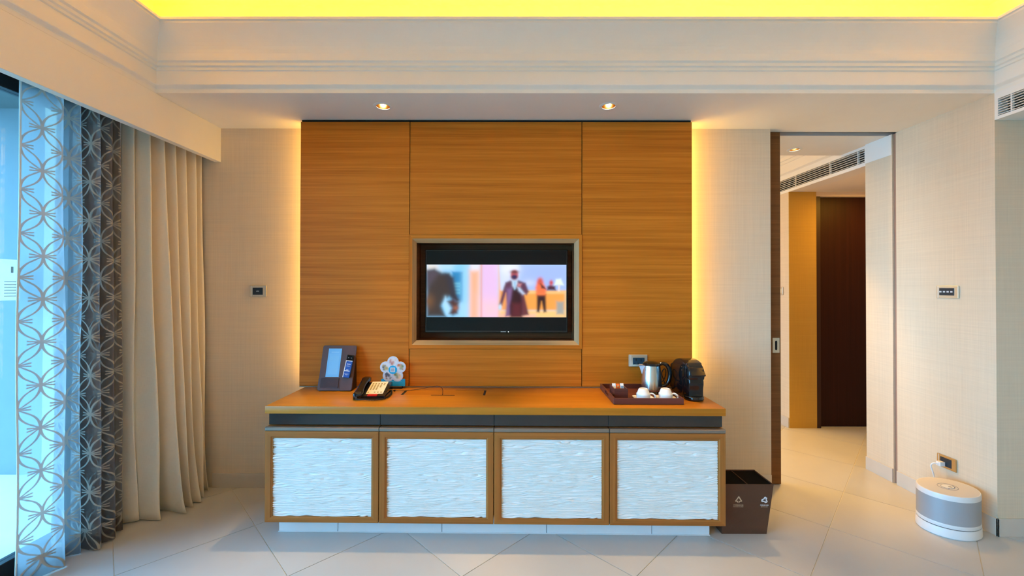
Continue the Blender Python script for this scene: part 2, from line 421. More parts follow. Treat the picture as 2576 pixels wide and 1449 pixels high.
# ceilings
def soffit_with_holes(holes, x0, x1, y0, y1, z, half=0.11, r=0.046, seg=32):
    bm = bmesh.new()
    def quad(a, b, c, d):
        bm.faces.new([bm.verts.new((a, c, z)), bm.verts.new((b, c, z)), bm.verts.new((b, d, z)), bm.verts.new((a, d, z))])
    xs = x0
    for hx, hy in holes:
        quad(xs, hx - half, y0, y1); quad(hx - half, hx + half, y0, hy - half); quad(hx - half, hx + half, hy + half, y1)
        sq, ci = [], []
        for k in range(seg):
            a = 2 * PI * (k + 0.5) / seg; c, s = math.cos(a), math.sin(a); f = half / max(abs(c), abs(s))
            sq.append(bm.verts.new((hx + c * f, hy + s * f, z))); ci.append(bm.verts.new((hx + r * c, hy + r * s, z)))
        for k in range(seg):
            j = (k + 1) % seg; bm.faces.new((sq[k], sq[j], ci[j], ci[k]))
        for sx_, sy_ in ((1, 1), (-1, 1), (-1, -1), (1, -1)):        # corner triangles between the fan and the square
            near = sorted(range(seg), key=lambda k: (sq[k].co.x - hx - sx_ * half) ** 2 + (sq[k].co.y - hy - sy_ * half) ** 2)[:2]
            bm.faces.new((bm.verts.new((hx + sx_ * half, hy + sy_ * half, z)), sq[near[0]], sq[near[1]]))
        xs = hx + half
    quad(xs, x1, y0, y1)
    bmesh.ops.recalc_face_normals(bm, faces=bm.faces[:])
    for f in bm.faces:
        if f.normal.z > 0: f.normal_flip()
    return bm
DL = [(-0.796, 2.545), (0.602, 2.540)]
struct('ceiling_soffit', soffit_with_holes(DL, -2.47, 2.86, YC + 0.06, YD, ZS), M_white, 'white lowered ceiling band over the console')
struct('ceiling_soffit_bedroom', soffit_with_holes([(2.304, 3.345)], -2.47, 2.80, 3.035, 3.484, ZS, 0.10), M_white, 'white lowered ceiling just inside the bedroom')
struct('trim_3', multi([(-2.47, 2.86, YD, 3.035, ZS + 0.05, ZS + 0.07), (-2.47, 2.86, YD - 0.003, YD, ZS, ZS + 0.06), (-2.47, 2.86, 3.035, 3.038, ZS, ZS + 0.06)]), plain('track_paint', (0.5, 0.47, 0.45), 0.7), 'recessed ceiling track of the sliding door')
struct('ceiling_pocket', bbox(-2.47, XL - 0.06, -2.6, YC + 0.06, ZS, ZS + 0.02), M_white, 'top of the curtain pocket')
struct('ceiling_soffit_front', bbox(-2.0, 2.84, -2.6, -2.06, ZS, ZS + 0.02), M_white, 'lowered ceiling band behind the viewer')
struct('ceiling', bbox(-2.62, 4.8, -2.8, 7.2, ZC, ZC + 0.1), M_white, 'white ceiling of the lit tray')
struct('ceiling_foyer', bbox(XR + 0.17, 4.6, -2.6, 2.368, ZB, ZB + 0.03), M_white, 'low white ceiling over the side passage')
struct('ceiling_corridor', bbox(2.95, 4.6, 3.232, 4.156, 2.376, 2.40), M_white, 'low white ceiling over the corridor')

# cornice around the tray: one mitred profile
PROF = [(0, 2.535), (0, 2.556), (0.003, 2.560), (0.018, 2.572), (0.020, 2.576), (0.020, 2.650), (0.028, 2.654), (0.028, 2.668), (0.038, 2.674), (0.038, 2.690),
        (0.048, 2.698), (0.050, 2.712)]
for k in range(1, 10):                                   # hollow cove
    a = k / 9; PROF.append((0.050 + 0.078 * (a ** 1.6), 2.712 + 0.150 * (a ** 0.85)))
PROF += [(0.128, 2.872), (0.140, 2.874), (0.140, 2.888), (0.108, 2.888), (0.108, 2.862), (-0.15, 2.862), (-0.15, 2.83), (-0.06, 2.83), (-0.06, 2.535)]
def rect_sweep(prof, x0, x1, y0, y1):
    bm = bmesh.new(); rings = []
    for pp, z in prof:
        rings.append([bm.verts.new(c) for c in ((x0 + pp, y0 + pp, z), (x1 - pp, y0 + pp, z), (x1 - pp, y1 - pp, z), (x0 + pp, y1 - pp, z))])
    k = len(rings)
    for i in range(k):
        a, b = rings[i], rings[(i + 1) % k]
        for j in range(4): bm.faces.new((a[j], a[(j + 1) % 4], b[(j + 1) % 4], b[j]))
    bmesh.ops.recalc_face_normals(bm, faces=bm.faces[:]); return bm
struct('trim_4', rect_sweep(PROF, XL, XR, -2.0, YC), M_white, 'stepped white cornice around the lit ceiling tray')
cv = bmesh.new()
for b in ((XL - 0.17, XL - 0.15, -2.17, YC + 0.17), (XR + 0.15, XR + 0.17, -2.17, YC + 0.17)): box(cv, b[0], b[1], b[2], b[3], 2.82, ZC)
for b in ((-2.17, -2.15), (YC + 0.15, YC + 0.17)): box(cv, XL - 0.15, XR + 0.15, b[0], b[1], 2.82, ZC)
struct('trim_5', cv, M_white, 'upstand behind the cove lighting')

# pelmet over the curtains
struct('trim_6', bbox(XL - 0.045, XL, -2.6, YW, 2.295, ZS, 0.002), M_white, 'deep cream curtain pelmet along the window side')

# bulkheads with air grilles
struct('trim_7', multi([(XR, XR + 0.17, -2.6, 2.368, 2.38, 2.398), (XR, XR + 0.17, -2.6, 2.368, 2.497, ZS), (XR, XR + 0.17, 2.352, 2.368, 2.398, 2.497),
                        (XR + 0.10, XR + 0.17, -2.6, 2.352, 2.398, 2.497)]), M_bulk, 'white bulkhead with air outlet over the side passage')
struct('trim_8', multi([(2.80, 2.95, 3.232, 5.6, 2.376, 2.405), (2.80, 2.95, 3.232, 5.6, 2.515, 2.56), (2.80, 2.95, 3.232, 3.262, 2.405, 2.515),
                        (2.90, 2.95, 3.262, 5.6, 2.405, 2.515)]), M_bulk, 'white bulkhead with air outlet over the corridor opening')
struct('trim_9', extr(bmesh.new(), [(2.80, 2.56), (2.78, 2.575), (2.78, 2.66), (2.77, 2.665), (2.77, 2.69), (2.76, 2.695), (2.76, 2.73), (2.74, 2.76), (2.70, 2.85), (2.69, 2.87), (2.95, 2.87), (2.95, 2.56)], 'y', 3.50, 5.6), M_white, 'stepped cornice of the bedroom tray')
struct('trim_10', bbox(-2.47, 2.95, 3.484, 3.50, ZS, ZC), M_white, 'face of the bedroom ceiling tray')
def grille(label, x, y0, y1, z0, z1, nslat, divs):
    g = thing('air_grille', label, 'grille', (x, (y0 + y1) / 2, z0), group='linear air grilles')
    hy = (y1 - y0) / 2; h = z1 - z0
    obj('backing', bbox(0.055, 0.06, -hy, hy, 0, h), M_gap, g)
    bm = bmesh.new()
    th = 0.006
    for i in range(nslat):
        z = h * (i + 0.5) / nslat
        extr(bm, [(0.0, z - 0.0016), (0.0, z + 0.0018), (0.016, z + 0.0024), (0.016, z - 0.0004)], 'y', -hy, hy)
        me = mesh_of('slat', bm, M_grille); obj('slat', me, None, g); bm = bmesh.new()
    bm.free()
    for d in divs: obj('divider', bbox(-0.0005, 0.014, d - y0 - hy - 0.003, d - y0 - hy + 0.003, 0, h), M_grille, g)
    return g
grille('slatted air grille in the bulkhead at the top right corner', XR + 0.002, 0.8, 2.352, 2.398, 2.497, 7, (1.1, 1.4, 1.7, 2.0, 2.29))
grille('long slatted air grille seen through the open doorway', 2.803, 3.262, 4.70, 2.405, 2.515, 6, (3.33, 3.62, 4.06, 4.45))

# skirting
def skirting(name, label, p0, p1, nrm, h=0.10, th=0.009, step=0.6):
    g = thing(name, label, None, (0, 0, 0), kind='structure')
    L = math.hypot(p1[0] - p0[0], p1[1] - p0[1]); d = ((p1[0] - p0[0]) / L, (p1[1] - p0[1]) / L); s = 0.0
    while s < L - 0.01:
        e = min(s + step - 0.003, L)
        a = (p0[0] + d[0] * s, p0[1] + d[1] * s); b = (p0[0] + d[0] * e, p0[1] + d[1] * e); c = (b[0] + nrm[0] * th, b[1] + nrm[1] * th)
        xs = sorted((a[0], c[0])); ys = sorted((a[1], c[1]))
        obj('tile', bbox(xs[0], xs[1], ys[0], ys[1], 0.0, h, 0.001, 1), M_basetile, g)
        s += step
skirting('baseboard_back', 'beige tile skirting along the back wall', (-2.10, YW), (WE - 0.002, YW), (0, -1))
skirting('baseboard_right', 'beige tile skirting on the pier beside the humidifier', (XR, 2.974), (XR, 2.359), (-1, 0), step=0.7)
skirting('baseboard_doorway', 'beige tile skirting on the doorway side of the pier', (XR, 3.232), (XR, 3.008), (-1, 0))
skirting('baseboard_side', 'beige tile skirting on the pier face at the right edge', (XR - 0.009, 2.368), (4.6, 2.368), (0, -1))
skirting('baseboard_bedroom', 'beige tile skirting on the bedroom wall', (2.80, 4.156), (2.80, 5.6), (-1, 0))

# doors
sd = thing('door_1', 'brown wood sliding door mostly hidden in the wall pocket', None, kind='structure')
obj('door_leaf', bbox(0.95, 1.938, YD, YD + 0.042, 0.006, ZS - 0.001, 0.001, 1), M_doorwood, sd)
fp = obj('flush_pull', bbox(1.879, 1.929, YD - 0.002, YD, 0.945, 1.052, 0.001, 1), M_champ, sd)
pp = []
for k in range(24):
    a = 2 * PI * k / 24; pp.append((1.904 + 0.008 * math.cos(a), 0.998 + 0.008 * math.sin(a) + (0.026 if math.sin(a) >= 0 else -0.026)))
obj('finger_slot', extr(bmesh.new(), pp, 'y', YD - 0.003, YD - 0.0015), M_gap, fp)
md = thing('door_2', 'dark maroon wooden door at the end of the corridor', None, kind='structure')
obj('door_leaf', bbox(3.115, 3.94, 4.20, 4.24, 0.006, 2.33), M_maroon, md)
obj('door_frame', multi([(3.075, 3.115, 4.15, 4.29, 0, 2.33), (3.94, 3.98, 4.15, 4.29, 0, 2.33)]), plain('maroon_frame', (0.03, 0.006, 0.003), 0.5), md)
# ------------------------------------------------------------------ window and balcony
win = thing('window_1', 'tall black framed sliding window beside the curtains', None, kind='structure')
fb = bmesh.new()
for b in ((-2.47, -2.41, -2.62, 2.30, 0.0, 0.095), (-2.47, -2.41, -2.62, 2.30, 2.36, 2.46), (-2.47, -2.40, 2.225, 2.46, 0.0, 2.46),
          (-2.47, -2.42, -2.62, -2.56, 0.095, 2.36), (-2.47, -2.42, 0.58, 0.66, 0.095, 2.36), (-2.47, -2.42, -1.02, -0.94, 0.095, 2.36)):
    box(fb, *b, bev=0.003, seg=1)
obj('window_frame', fb, M_frameblk, win)
for y0, y1 in ((0.66, 2.225), (-0.94, 0.58), (-2.56, -1.02)):
    obj('pane', bbox(XWIN, XWIN + 0.008, y0, y1, 0.095, 2.36), M_glass, win)
w2 = thing('window_2', 'bedroom window out of view', None, kind='structure')
obj('window_frame', multi([(-2.55, -2.49, 4.0, 5.4, 0, 0.06), (-2.55, -2.49, 4.0, 5.4, 2.40, 2.46), (-2.55, -2.49, 4.66, 4.74, 0.06, 2.40)]), M_frameblk, w2)
nt = thing('window_notice', 'white printed notice taped to the window glass', 'notice', (-2.4405, 1.955, 1.345))
obj('sheet', bbox(0, 0.0012, 0, 0.085, 0, 0.20), M_notice, nt)
obj('printed_emblem', bbox(0.0012, 0.0016, 0.046, 0.056, 0.135, 0.165, 0.0001, 1), plain('pale_blue_print', (0.35, 0.62, 0.75), 0.6), nt)
for k in range(6): obj('printed_line', bbox(0.0012, 0.0016, 0.02, 0.075, 0.02 + k * 0.014, 0.0235 + k * 0.014), plain('faint_print_%d' % k, (0.62, 0.80, 0.82), 0.6), nt)
struct('ground_light_block', bbox(-90, -5.5, -80, 80, -12.4, -12.0), plain('distant_ground', (0.13, 0.14, 0.11), 0.9, var=0.1), 'unseen ground plane added far below the balcony')  # unseen ground plane, added to keep blue sky light off the cornice
struct('floor_balcony', bbox(-4.3, -2.47, -3.4, 3.4, -0.14, -0.03), plain('balcony_tile', (0.66, 0.62, 0.56), 0.6, var=0.03), 'pale balcony floor outside the window')
struct('ceiling_balcony', bbox(-4.3, -2.62, -3.4, 3.4, 2.78, 2.9), M_balc, 'balcony slab overhead')
struct('wall_balcony', bbox(-4.3, -2.62, 3.15, 3.35, -0.03, 2.78), M_balc, 'end wall of the balcony')

# ------------------------------------------------------------------ curtains
def cloth(name, path_at, z0, z1, nz, mat, label, cat, thick=0.0, root=(0, 0, 0)):
    rows = []; base = None
    for k in range(nz + 1):
        u = k / nz; z = z0 + (z1 - z0) * u
        pts = path_at(u); rows.append([(q[0], q[1], z + (q[2] if len(q) > 2 else 0)) for q in pts])
    nn = len(rows[0]); bm = bmesh.new(); uv = bm.loops.layers.uv.new('UVMap')
    mid = rows[nz // 2]; s = [0.0]
    for a, b in zip(mid, mid[1:]): s.append(s[-1] + math.dist(a[:2], b[:2]))
    V = [[bm.verts.new((c[0] - root[0], c[1] - root[1], c[2] - root[2])) for c in r] for r in rows]
    for k in range(nz):
        for i in range(nn - 1):
            f = bm.faces.new((V[k][i], V[k][i + 1], V[k + 1][i + 1], V[k + 1][i]))
            for lp, (kk, ii) in zip(f.loops, ((k, i), (k, i + 1), (k + 1, i + 1), (k + 1, i))): lp[uv].uv = (s[ii], rows[kk][ii][2])
    if thick: bmesh.ops.solidify(bm, geom=bm.faces[:], thickness=thick)
    return bm
# beige drape: folds run along y, flaring towards the floor
TOPD = [(-2.31, 2.425), (-2.25, 2.445), (-2.32, 2.47), (-2.20, 2.495), (-2.31, 2.54), (-2.19, 2.585), (-2.31, 2.625), (-2.185, 2.665), (-2.30, 2.70), (-2.18, 2.745), (-2.29, 2.785), (-2.175, 2.825), (-2.27, 2.855), (-2.18, 2.885)]
BOTD = [(-2.36, 2.455), (-2.25, 2.478), (-2.24, 2.498), (-2.112, 2.505), (-2.28, 2.59), (-2.022, 2.57), (-2.24, 2.65), (-2.03, 2.63), (-2.23, 2.70), (-2.03, 2.69), (-2.21, 2.765), (-2.055, 2.77), (-2.17, 2.83), (-2.09, 2.85)]
def drape_path(u):
    f = u ** 0.7
    pts = [((1 - f) * b[0] + f * tt[0] + 0.010 * math.sin(9 * u + i * 1.7) * (1 - u), (1 - f) * b[1] + f * tt[1] + 0.006 * math.sin(7 * u + i * 2.3) * (1 - u)) for i, (tt, b) in enumerate(zip(TOPD, BOTD))]
    c = catmull(pts, 8)
    kick = max(0.0, 0.16 - u) / 0.16
    return [(q[0] + 0.030 * kick * kick * math.sin(i * 0.39), q[1] - 0.012 * kick * math.cos(i * 0.29)) for i, q in enumerate(c)]
dr = thing('blackout_drape', 'heavy beige floor-length drape gathered at the left wall', 'curtain', (-2.18, 2.62, 0.0))
bm = cloth('drape', drape_path, 0.006, 2.42, 56, M_drape, '', '', 0.0, (-2.18, 2.62, 0))
dcl = obj('drape_cloth', bm, M_drape, dr, smooth=True, angle=180)
md_ = dcl.modifiers.new('thickness', 'SOLIDIFY'); md_.thickness = 0.003
obj('lining_edge', tube(bmesh.new(), [(q[0] + 2.18 - 0.004, q[1] - 2.62 - 0.004, z) for q, z in ((drape_path(k / 20)[0], 0.01 + 2.40 * k / 20) for k in range(21))], 0.005, 6), M_hum, dr, smooth=True)
# patterned sheer: one broad flat leaf at the window edge, then tight folds
BOTS = [(-2.315, 1.930), (-2.290, 1.985), (-2.262, 2.045), (-2.246, 2.085), (-2.345, 2.115), (-2.355, 2.130), (-2.285, 2.165), (-2.275, 2.180), (-2.350, 2.205), (-2.330, 2.225), (-2.225, 2.200), (-2.205, 2.225), (-2.340, 2.275), (-2.245, 2.270), (-2.218, 2.315), (-2.350, 2.365), (-2.260, 2.370), (-2.245, 2.392), (-2.33, 2.405)]
TOPS = [(-2.300, 1.915), (-2.285, 1.965), (-2.262, 2.025), (-2.255, 2.060), (-2.330, 2.095), (-2.335, 2.110), (-2.265, 2.140), (-2.262, 2.155), (-2.335, 2.185), (-2.325, 2.205), (-2.250, 2.200), (-2.240, 2.225), (-2.330, 2.260), (-2.250, 2.270), (-2.240, 2.300), (-2.330, 2.330), (-2.265, 2.340), (-2.260, 2.365), (-2.32, 2.39)]
def sheer_path(u):
    pts = [((1 - u) * b[0] + u * tt[0] + 0.004 * math.sin(11 * u + i), (1 - u) * b[1] + u * tt[1] + 0.003 * math.sin(8 * u + i * 1.3)) for i, (tt, b) in enumerate(zip(TOPS, BOTS))]
    return [tuple(q) for q in catmull(pts, 6)]
sh = thing('sheer_curtain', 'grey sheer curtain with woven ring pattern hanging by the window', 'curtain', (-2.28, 2.15, 0.0))
scl = obj('sheer_cloth', cloth('sheer', sheer_path, 0.006, 2.42, 40, M_sheer, '', '', 0.0, (-2.28, 2.15, 0)), M_sheer, sh, smooth=True, angle=180)
def hem_path(u):
    return [(q[0] + 0.0022, q[1] - 0.002) for q in sheer_path(u * 0.05)]
obj('hem', cloth('hem', hem_path, 0.007, 0.115, 4, M_sheer, '', '', 0.0, (-2.28, 2.15, 0)), M_sheer, sh, smooth=True, angle=180)
obj('edge_binding', tube(bmesh.new(), [(q[0] + 2.28, q[1] - 2.15, z) for q, z in ((sheer_path(k / 24)[0], 0.01 + 2.40 * k / 24) for k in range(25))], 0.004, 6), plain('pale_binding', (0.75, 0.8, 0.82), 0.6), sh, smooth=True)
tk = thing('curtain_track', 'white twin curtain track inside the pelmet pocket', 'curtain track', (-2.24, 0.2, 2.42))
obj('rail', multi([(0.03, 0.06, -2.7, 2.68, 0.0, 0.025), (-0.06, -0.03, -2.7, 2.68, 0.0, 0.025)]), M_hum, tk)
obj('fixing_board', bbox(-0.09, 0.09, -2.75, 2.68, 0.025, 0.115), M_white, tk)

# ------------------------------------------------------------------ oak panelling with recess
pn = thing('media_panelling', 'golden oak wall panelling with a recess for the television', 'wall panel', (0, YP, 0.752))
def pbox(x0, x1, z0, z1): return bbox(x0, x1, 0.0, 0.05, z0 - 0.752, z1 - 0.752, 0.0012, 1)
X0, X1, XA, XB, ZA, ZD = -1.410, 1.207, -0.678, 0.473, 1.003, 1.764
g = 0.0022
obj('panel', pbox(X0, XA - g, 0.752, 2.518), M_oak, pn)
obj('panel', pbox(XB + g, X1, 0.752, 2.518), M_oak, pn)
obj('panel', pbox(XA + g, XB - g, ZD + g, 2.518), M_oak, pn)
obj('panel', pbox(XA + g, XB - g, 0.752, ZA - g), M_oak, pn)
obj('top_shadow_gap', bbox(X0 + 0.002, X1 - 0.002, 0.012, 0.05, 2.518 - 0.752, ZS - 0.752 - 0.001), M_gap, pn)
for a_, b_ in ((X0 + 0.06, XA - 0.002), (XB + 0.002, X1 - 0.06)): obj('backing', bbox(a_, b_, 0.05, 0.16, 0.0, 1.77), M_gap, pn)
for a_ in (XA, XB): obj('joint', bbox(a_ - g, a_ + g, 0.012, 0.05, 0, 1.766), M_gap, pn)
obj('base_strip', bbox(X0 + 0.004, X1 - 0.004, -0.008, 0.03, -0.0055, -0.0005), M_strip, pn)
# mitred frame; the chamfer's paler oak has caught light painted in
def frame_ring(bm, R, idx=None):
    """R: list of (x0,x1,z0,z1,y) rectangles, ring faces between neighbours; material 0 rails, 1 stiles"""
    rings = [[bm.verts.new(c) for c in ((a, y, c0), (b, y, c0), (b, y, c1), (a, y, c1))] for a, b, c0, c1, y in R]
    for k, (a, b) in enumerate(zip(rings, rings[1:])):
        for j in range(4):
            f = bm.faces.new((a[j], a[(j + 1) % 4], b[(j + 1) % 4], b[j]))
            f.material_index = (j % 2) + (0 if idx is None else idx[k])
    bmesh.ops.recalc_face_normals(bm, faces=bm.faces[:]); return bm
zb = 0.752
fr_ = frame_ring(bmesh.new(), [(XA, XB, ZA - zb, ZD - zb, 0.02), (XA, XB, ZA - zb, ZD - zb, -0.006), (XA + 0.020, XB - 0.020, ZA + 0.025 - zb, ZD - 0.028 - zb, -0.006),
                               (-0.634, 0.424, 1.055 - zb, 1.709 - zb, 0.018)], [0, 0, 2])
obj('tv_frame', fr_, [M_oak, M_oakz, wood('chamfer_oak_lit_h', ((0.34, 0.20, 0.08), (0.44, 0.27, 0.12), (0.52, 0.34, 0.17)), 'x'), wood('chamfer_oak_lit_v', ((0.34, 0.20, 0.08), (0.44, 0.27, 0.12), (0.52, 0.34, 0.17)), 'z')], pn)
obj('tv_recess', frame_ring(bmesh.new(), [(-0.634, 0.424, 1.055 - zb, 1.709 - zb, 0.018), (-0.634, 0.424, 1.055 - zb, 1.709 - zb, 0.15), (-0.10, -0.05, 1.3 - zb, 1.35 - zb, 0.15)]), [M_darkwood, M_darkwood], pn)

# ------------------------------------------------------------------ television
tv = thing('television', 'flat television in the panelling showing a masked man in a suit', 'television', (-0.10, 2.83, 1.10))
bz = frame_ring(bmesh.new(), [(-0.490, 0.490, 0.0, 0.570, 0.06), (-0.490, 0.490, 0.0, 0.570, 0.002), (-0.487, 0.487, 0.003, 0.567, 0.0), (-0.481, 0.481, 0.014, 0.562, 0.0), (-0.481, 0.481, 0.014, 0.562, 0.004)])
obj('bezel', bz, [M_black, M_black], tv)
obj('back_shell', bbox(-0.488, 0.488, 0.010, 0.062, 0.002, 0.568, 0.004, 1), M_blackm, tv)
obj('screen', bbox(-0.481, 0.481, 0.004, 0.008, 0.014, 0.562), M_tvglass, tv)
lg = thing('tmp', None, None); bpy.data.objects.remove(lg)
obj('brand_mark', bbox(0.030, 0.066, -0.0012, 0.0, 0.0045, 0.0085), plain('silver_mark', (0.6, 0.58, 0.52), 0.4), tv)
obj('power_light', lathe(bmesh.new(), [(0, 0.0), (0.003, 0.0), (0.003, 0.0015), (0, 0.002)], 10), plain('status_led', (0.9, 0.9, 0.85), 0.3, emit=(1, 1, 0.9), estr=1.0), tv, (0.083, 0.0, 0.006), (PI / 2, 0, 0))

NX, NZ = 360, 136
gx = np.linspace(318, 1810, NX)[None, :].repeat(NZ, 0); gz = np.linspace(1018, 455, NZ)[:, None].repeat(NX, 1)
img = np.zeros((NZ, NX, 3))
def paint(mask, col): 
    global img
    img = img * (1 - mask[..., None]) + np.array(srgb(*col)) * mask[..., None]
def soft(d, b): return 1 / (1 + np.exp(np.clip(d / b, -40, 40)))
def rectm(x0, x1, y0, y1, b=8): return soft(np.maximum(np.maximum(x0 - gx, gx - x1), np.maximum(y0 - gz, gz - y1)), b)
def ell(cx, cy, rx, ry, b=8): return soft((np.sqrt(((gx - cx) / rx) ** 2 + ((gz - cy) / ry) ** 2) - 1) * min(rx, ry), b)
def poly(pts, b=7):
    d = np.full(gx.shape, 1e18); ins = np.zeros(gx.shape, bool); k = len(pts)
    for i in range(k):
        (ax, ay), (bx, by) = pts[i], pts[i - 1]
        ex, ey = bx - ax, by - ay; wx, wy = gx - ax, gz - ay
        tt = np.clip((wx * ex + wy * ey) / (ex * ex + ey * ey + 1e-9), 0, 1)
        d = np.minimum(d, (wx - ex * tt) ** 2 + (wy - ey * tt) ** 2)
        cnd = (ay > gz) != (by > gz)
        with np.errstate(divide='ignore', invalid='ignore'): ins ^= cnd & (gx < ex * (gz - ay) / (ey if ey else 1e-9) + ax)
    d = np.sqrt(d); return soft(np.where(ins, -d, d), b)
img[:] = srgb(170, 215, 250)
paint(rectm(318, 760, 440, 1030, 14), (130, 205, 250))
paint(rectm(318, 470, 440, 520, 16), (245, 235, 225))
paint(rectm(440, 600, 440, 520, 20), (185, 225, 255))
paint(rectm(590, 712, 530, 860, 7), (35, 135, 195))
paint(rectm(700, 775, 440, 1030, 16), (150, 215, 250))
paint(rectm(640, 790, 860, 1030, 20), (165, 220, 255))
paint(rectm(790, 890, 440, 1030, 12), (250, 210, 205)); paint(rectm(795, 880, 440, 520, 14), (225, 235, 255))
paint(rectm(785, 870, 530, 1030, 16), (255, 180, 140))
paint(rectm(905, 1090, 440, 1030, 8), (235, 195, 240)); paint(rectm(905, 1100, 850, 1030, 40), (252, 205, 215))
paint(rectm(895, 910, 440, 1030, 6), (235, 165, 160))
paint(rectm(1095, 1320, 440, 740, 14), (215, 225, 255)); paint(rectm(1310, 1830, 440, 740, 16), (165, 190, 250))
paint(ell(1210, 500, 90, 60, 18), (235, 240, 255)); paint(ell(1410, 650, 60, 30, 14), (205, 215, 250))
paint(poly([(1085, 455), (1110, 740), (1100, 1018), (1085, 1018)]), (240, 190, 170))
paint(rectm(1100, 1830, 735, 945, 6), (250, 165, 75)); paint(rectm(1380, 1830, 735, 765, 6), (255, 200, 130))
paint(rectm(1100, 1830, 945, 1030, 6), (255, 205, 130)); paint(rectm(1100, 1480, 985, 1030, 10), (250, 190, 170))
for y in (650, 680, 715, 750): paint(rectm(600, 676, y, y + 18, 7), (120, 200, 230))
# dark coat in the foreground with a hand and a bag
paint(poly([(318, 520), (400, 505), (480, 540), (560, 545), (600, 600), (630, 780), (660, 830), (640, 850), (560, 800), (520, 830), (480, 900), (530, 1018), (318, 1018)], 9), (62, 48, 44))
paint(poly([(318, 520), (400, 508), (440, 560), (380, 640), (318, 720)], 16), (84, 72, 84))
paint(poly([(520, 560), (600, 600), (650, 840), (580, 800)], 14), (50, 45, 60))
paint(poly([(520, 800), (545, 850), (590, 940), (560, 1000), (530, 990), (490, 880)], 9), (175, 225, 255))
paint(poly([(540, 850), (600, 820), (665, 860), (650, 980), (600, 1000), (560, 980), (585, 920)], 9), (80, 45, 38)); paint(ell(630, 920, 22, 18, 9), (160, 95, 70))
paint(ell(345, 850, 40, 55, 20), (120, 80, 45))
# woman at the desk, clerk, lamp, chair
paint(poly([(1495, 770), (1590, 770), (1595, 960), (1570, 965), (1545, 850), (1520, 965), (1495, 960)], 6), (45, 18, 28))
paint(poly([(1500, 640), (1560, 640), (1600, 720), (1585, 780), (1490, 780), (1478, 700)], 7), (250, 120, 70))
paint(ell(1530, 630, 30, 36, 8), (215, 80, 50)); paint(poly([(1535, 660), (1575, 690), (1590, 715), (1545, 705)], 6), (50, 22, 40))
paint(poly([(1605, 690), (1640, 668), (1690, 685), (1698, 730), (1605, 728)], 6), (70, 25, 45)); paint(ell(1648, 648, 20, 26, 6), (205, 75, 75))
paint(poly([(1700, 610), (1750, 605), (1780, 672), (1682, 672)], 6), (235, 250, 230)); paint(rectm(1724, 1738, 672, 738, 4), (240, 225, 215))
paint(rectm(1705, 1785, 850, 985, 8), (165, 165, 160)); paint(rectm(1790, 1815, 740, 1015, 6), (225, 195, 150))
# man in coat and mask
paint(poly([(1205, 625), (1300, 622), (1375, 650), (1410, 745), (1385, 780), (1355, 770), (1405, 990), (1350, 1000), (1200, 1000), (1165, 1005), (1180, 880), (1165, 760), (1125, 890), (1095, 880), (1140, 700), (1160, 645)], 6), (95, 50, 78))
paint(poly([(1180, 720), (1235, 700), (1235, 820), (1200, 1000), (1168, 1000)], 12), (135, 100, 150))
paint(poly([(1240, 700), (1315, 700), (1345, 850), (1335, 1018), (1215, 1018), (1205, 900)], 8), (52, 10, 22)); paint(poly([(1235, 870), (1330, 870), (1325, 1018), (1225, 1018)], 12), (95, 28, 38))
paint(poly([(1345, 780), (1400, 980), (1345, 990)], 9), (110, 50, 50))
paint(poly([(1228, 620), (1285, 620), (1290, 660), (1258, 715), (1235, 680)], 6), (200, 225, 250)); paint(poly([(1252, 640), (1268, 640), (1268, 710), (1258, 715)], 5), (140, 190, 225))
paint(ell(1256, 562, 40, 48, 6), (205, 90, 95)); paint(ell(1256, 532, 38, 18, 6), (110, 55, 62)); paint(ell(1254, 588, 34, 26, 6), (40, 40, 85))
paint(poly([(1285, 690), (1315, 700), (1365, 765), (1345, 775), (1300, 735)], 6), (190, 205, 235)); paint(ell(1103, 912, 15, 26, 6), (185, 225, 255)); paint(poly([(1290, 655), (1330, 660), (1320, 690), (1290, 690)], 6), (200, 130, 140))
img = np.clip(img * 1.05, 0, 1.4)
x0, x1, z0, z1 = -0.4805, 0.4815, 0.106, 0.467
me = bpy.data.meshes.new('picture')
vx = np.linspace(x0, x1, NX)[None, :].repeat(NZ, 0); vz = np.linspace(z0, z1, NZ)[:, None].repeat(NX, 1)
co = np.stack([vx, np.full_like(vx, 0.0035), vz], -1).reshape(-1, 3)
ii = (np.arange(NZ - 1)[:, None] * NX + np.arange(NX - 1)[None, :]).reshape(-1)
fa = np.stack([ii, ii + 1, ii + NX + 1, ii + NX], -1)
me.from_pydata(co.tolist(), [], fa.tolist())
ca = me.color_attributes.new('Col', 'FLOAT_COLOR', 'POINT')
ca.data.foreach_set('color', np.concatenate([img.reshape(-1, 3), np.ones((NX * NZ, 1))], 1).astype(np.float32).ravel())
me.materials.append(M_screen)
obj('picture', me, None, tv, label='bright film picture of people in a hotel lobby')

# ------------------------------------------------------------------ console: worktop, four cabinets, plinth
CX, CY0, RZ = -0.0935, 2.295, -math.radians(0.52)
TOT = 2.566
wt = thing('worktop', 'long golden oak worktop spanning the four console cabinets', 'worktop', (CX, CY0, 0.703), RZ)
H = TOT / 2
obj('slab', bbox(-H, H, 0.0, 0.452, 0.0, 0.0422, 0.0025, 2), M_top, wt, smooth=True)
hx0, hx1, hy0, hy1 = -0.672 - CX, -0.170 - CX, 0.250, 0.368
obj('cable_hatch', bbox(hx0 + 0.0015, hx1 - 0.0015, hy0, hy1, 0.0420, 0.0425, 0.0002, 1), M_top, wt)
obj('hatch_slot', bbox(hx0 - 0.012, hx0 + 0.004, hy0, hy1 - 0.004, 0.0420, 0.0428), M_gap, wt)
obj('hatch_slot', bbox(hx1 - 0.004, hx1 + 0.010, hy0, hy1, 0.0420, 0.0428), M_gap, wt)
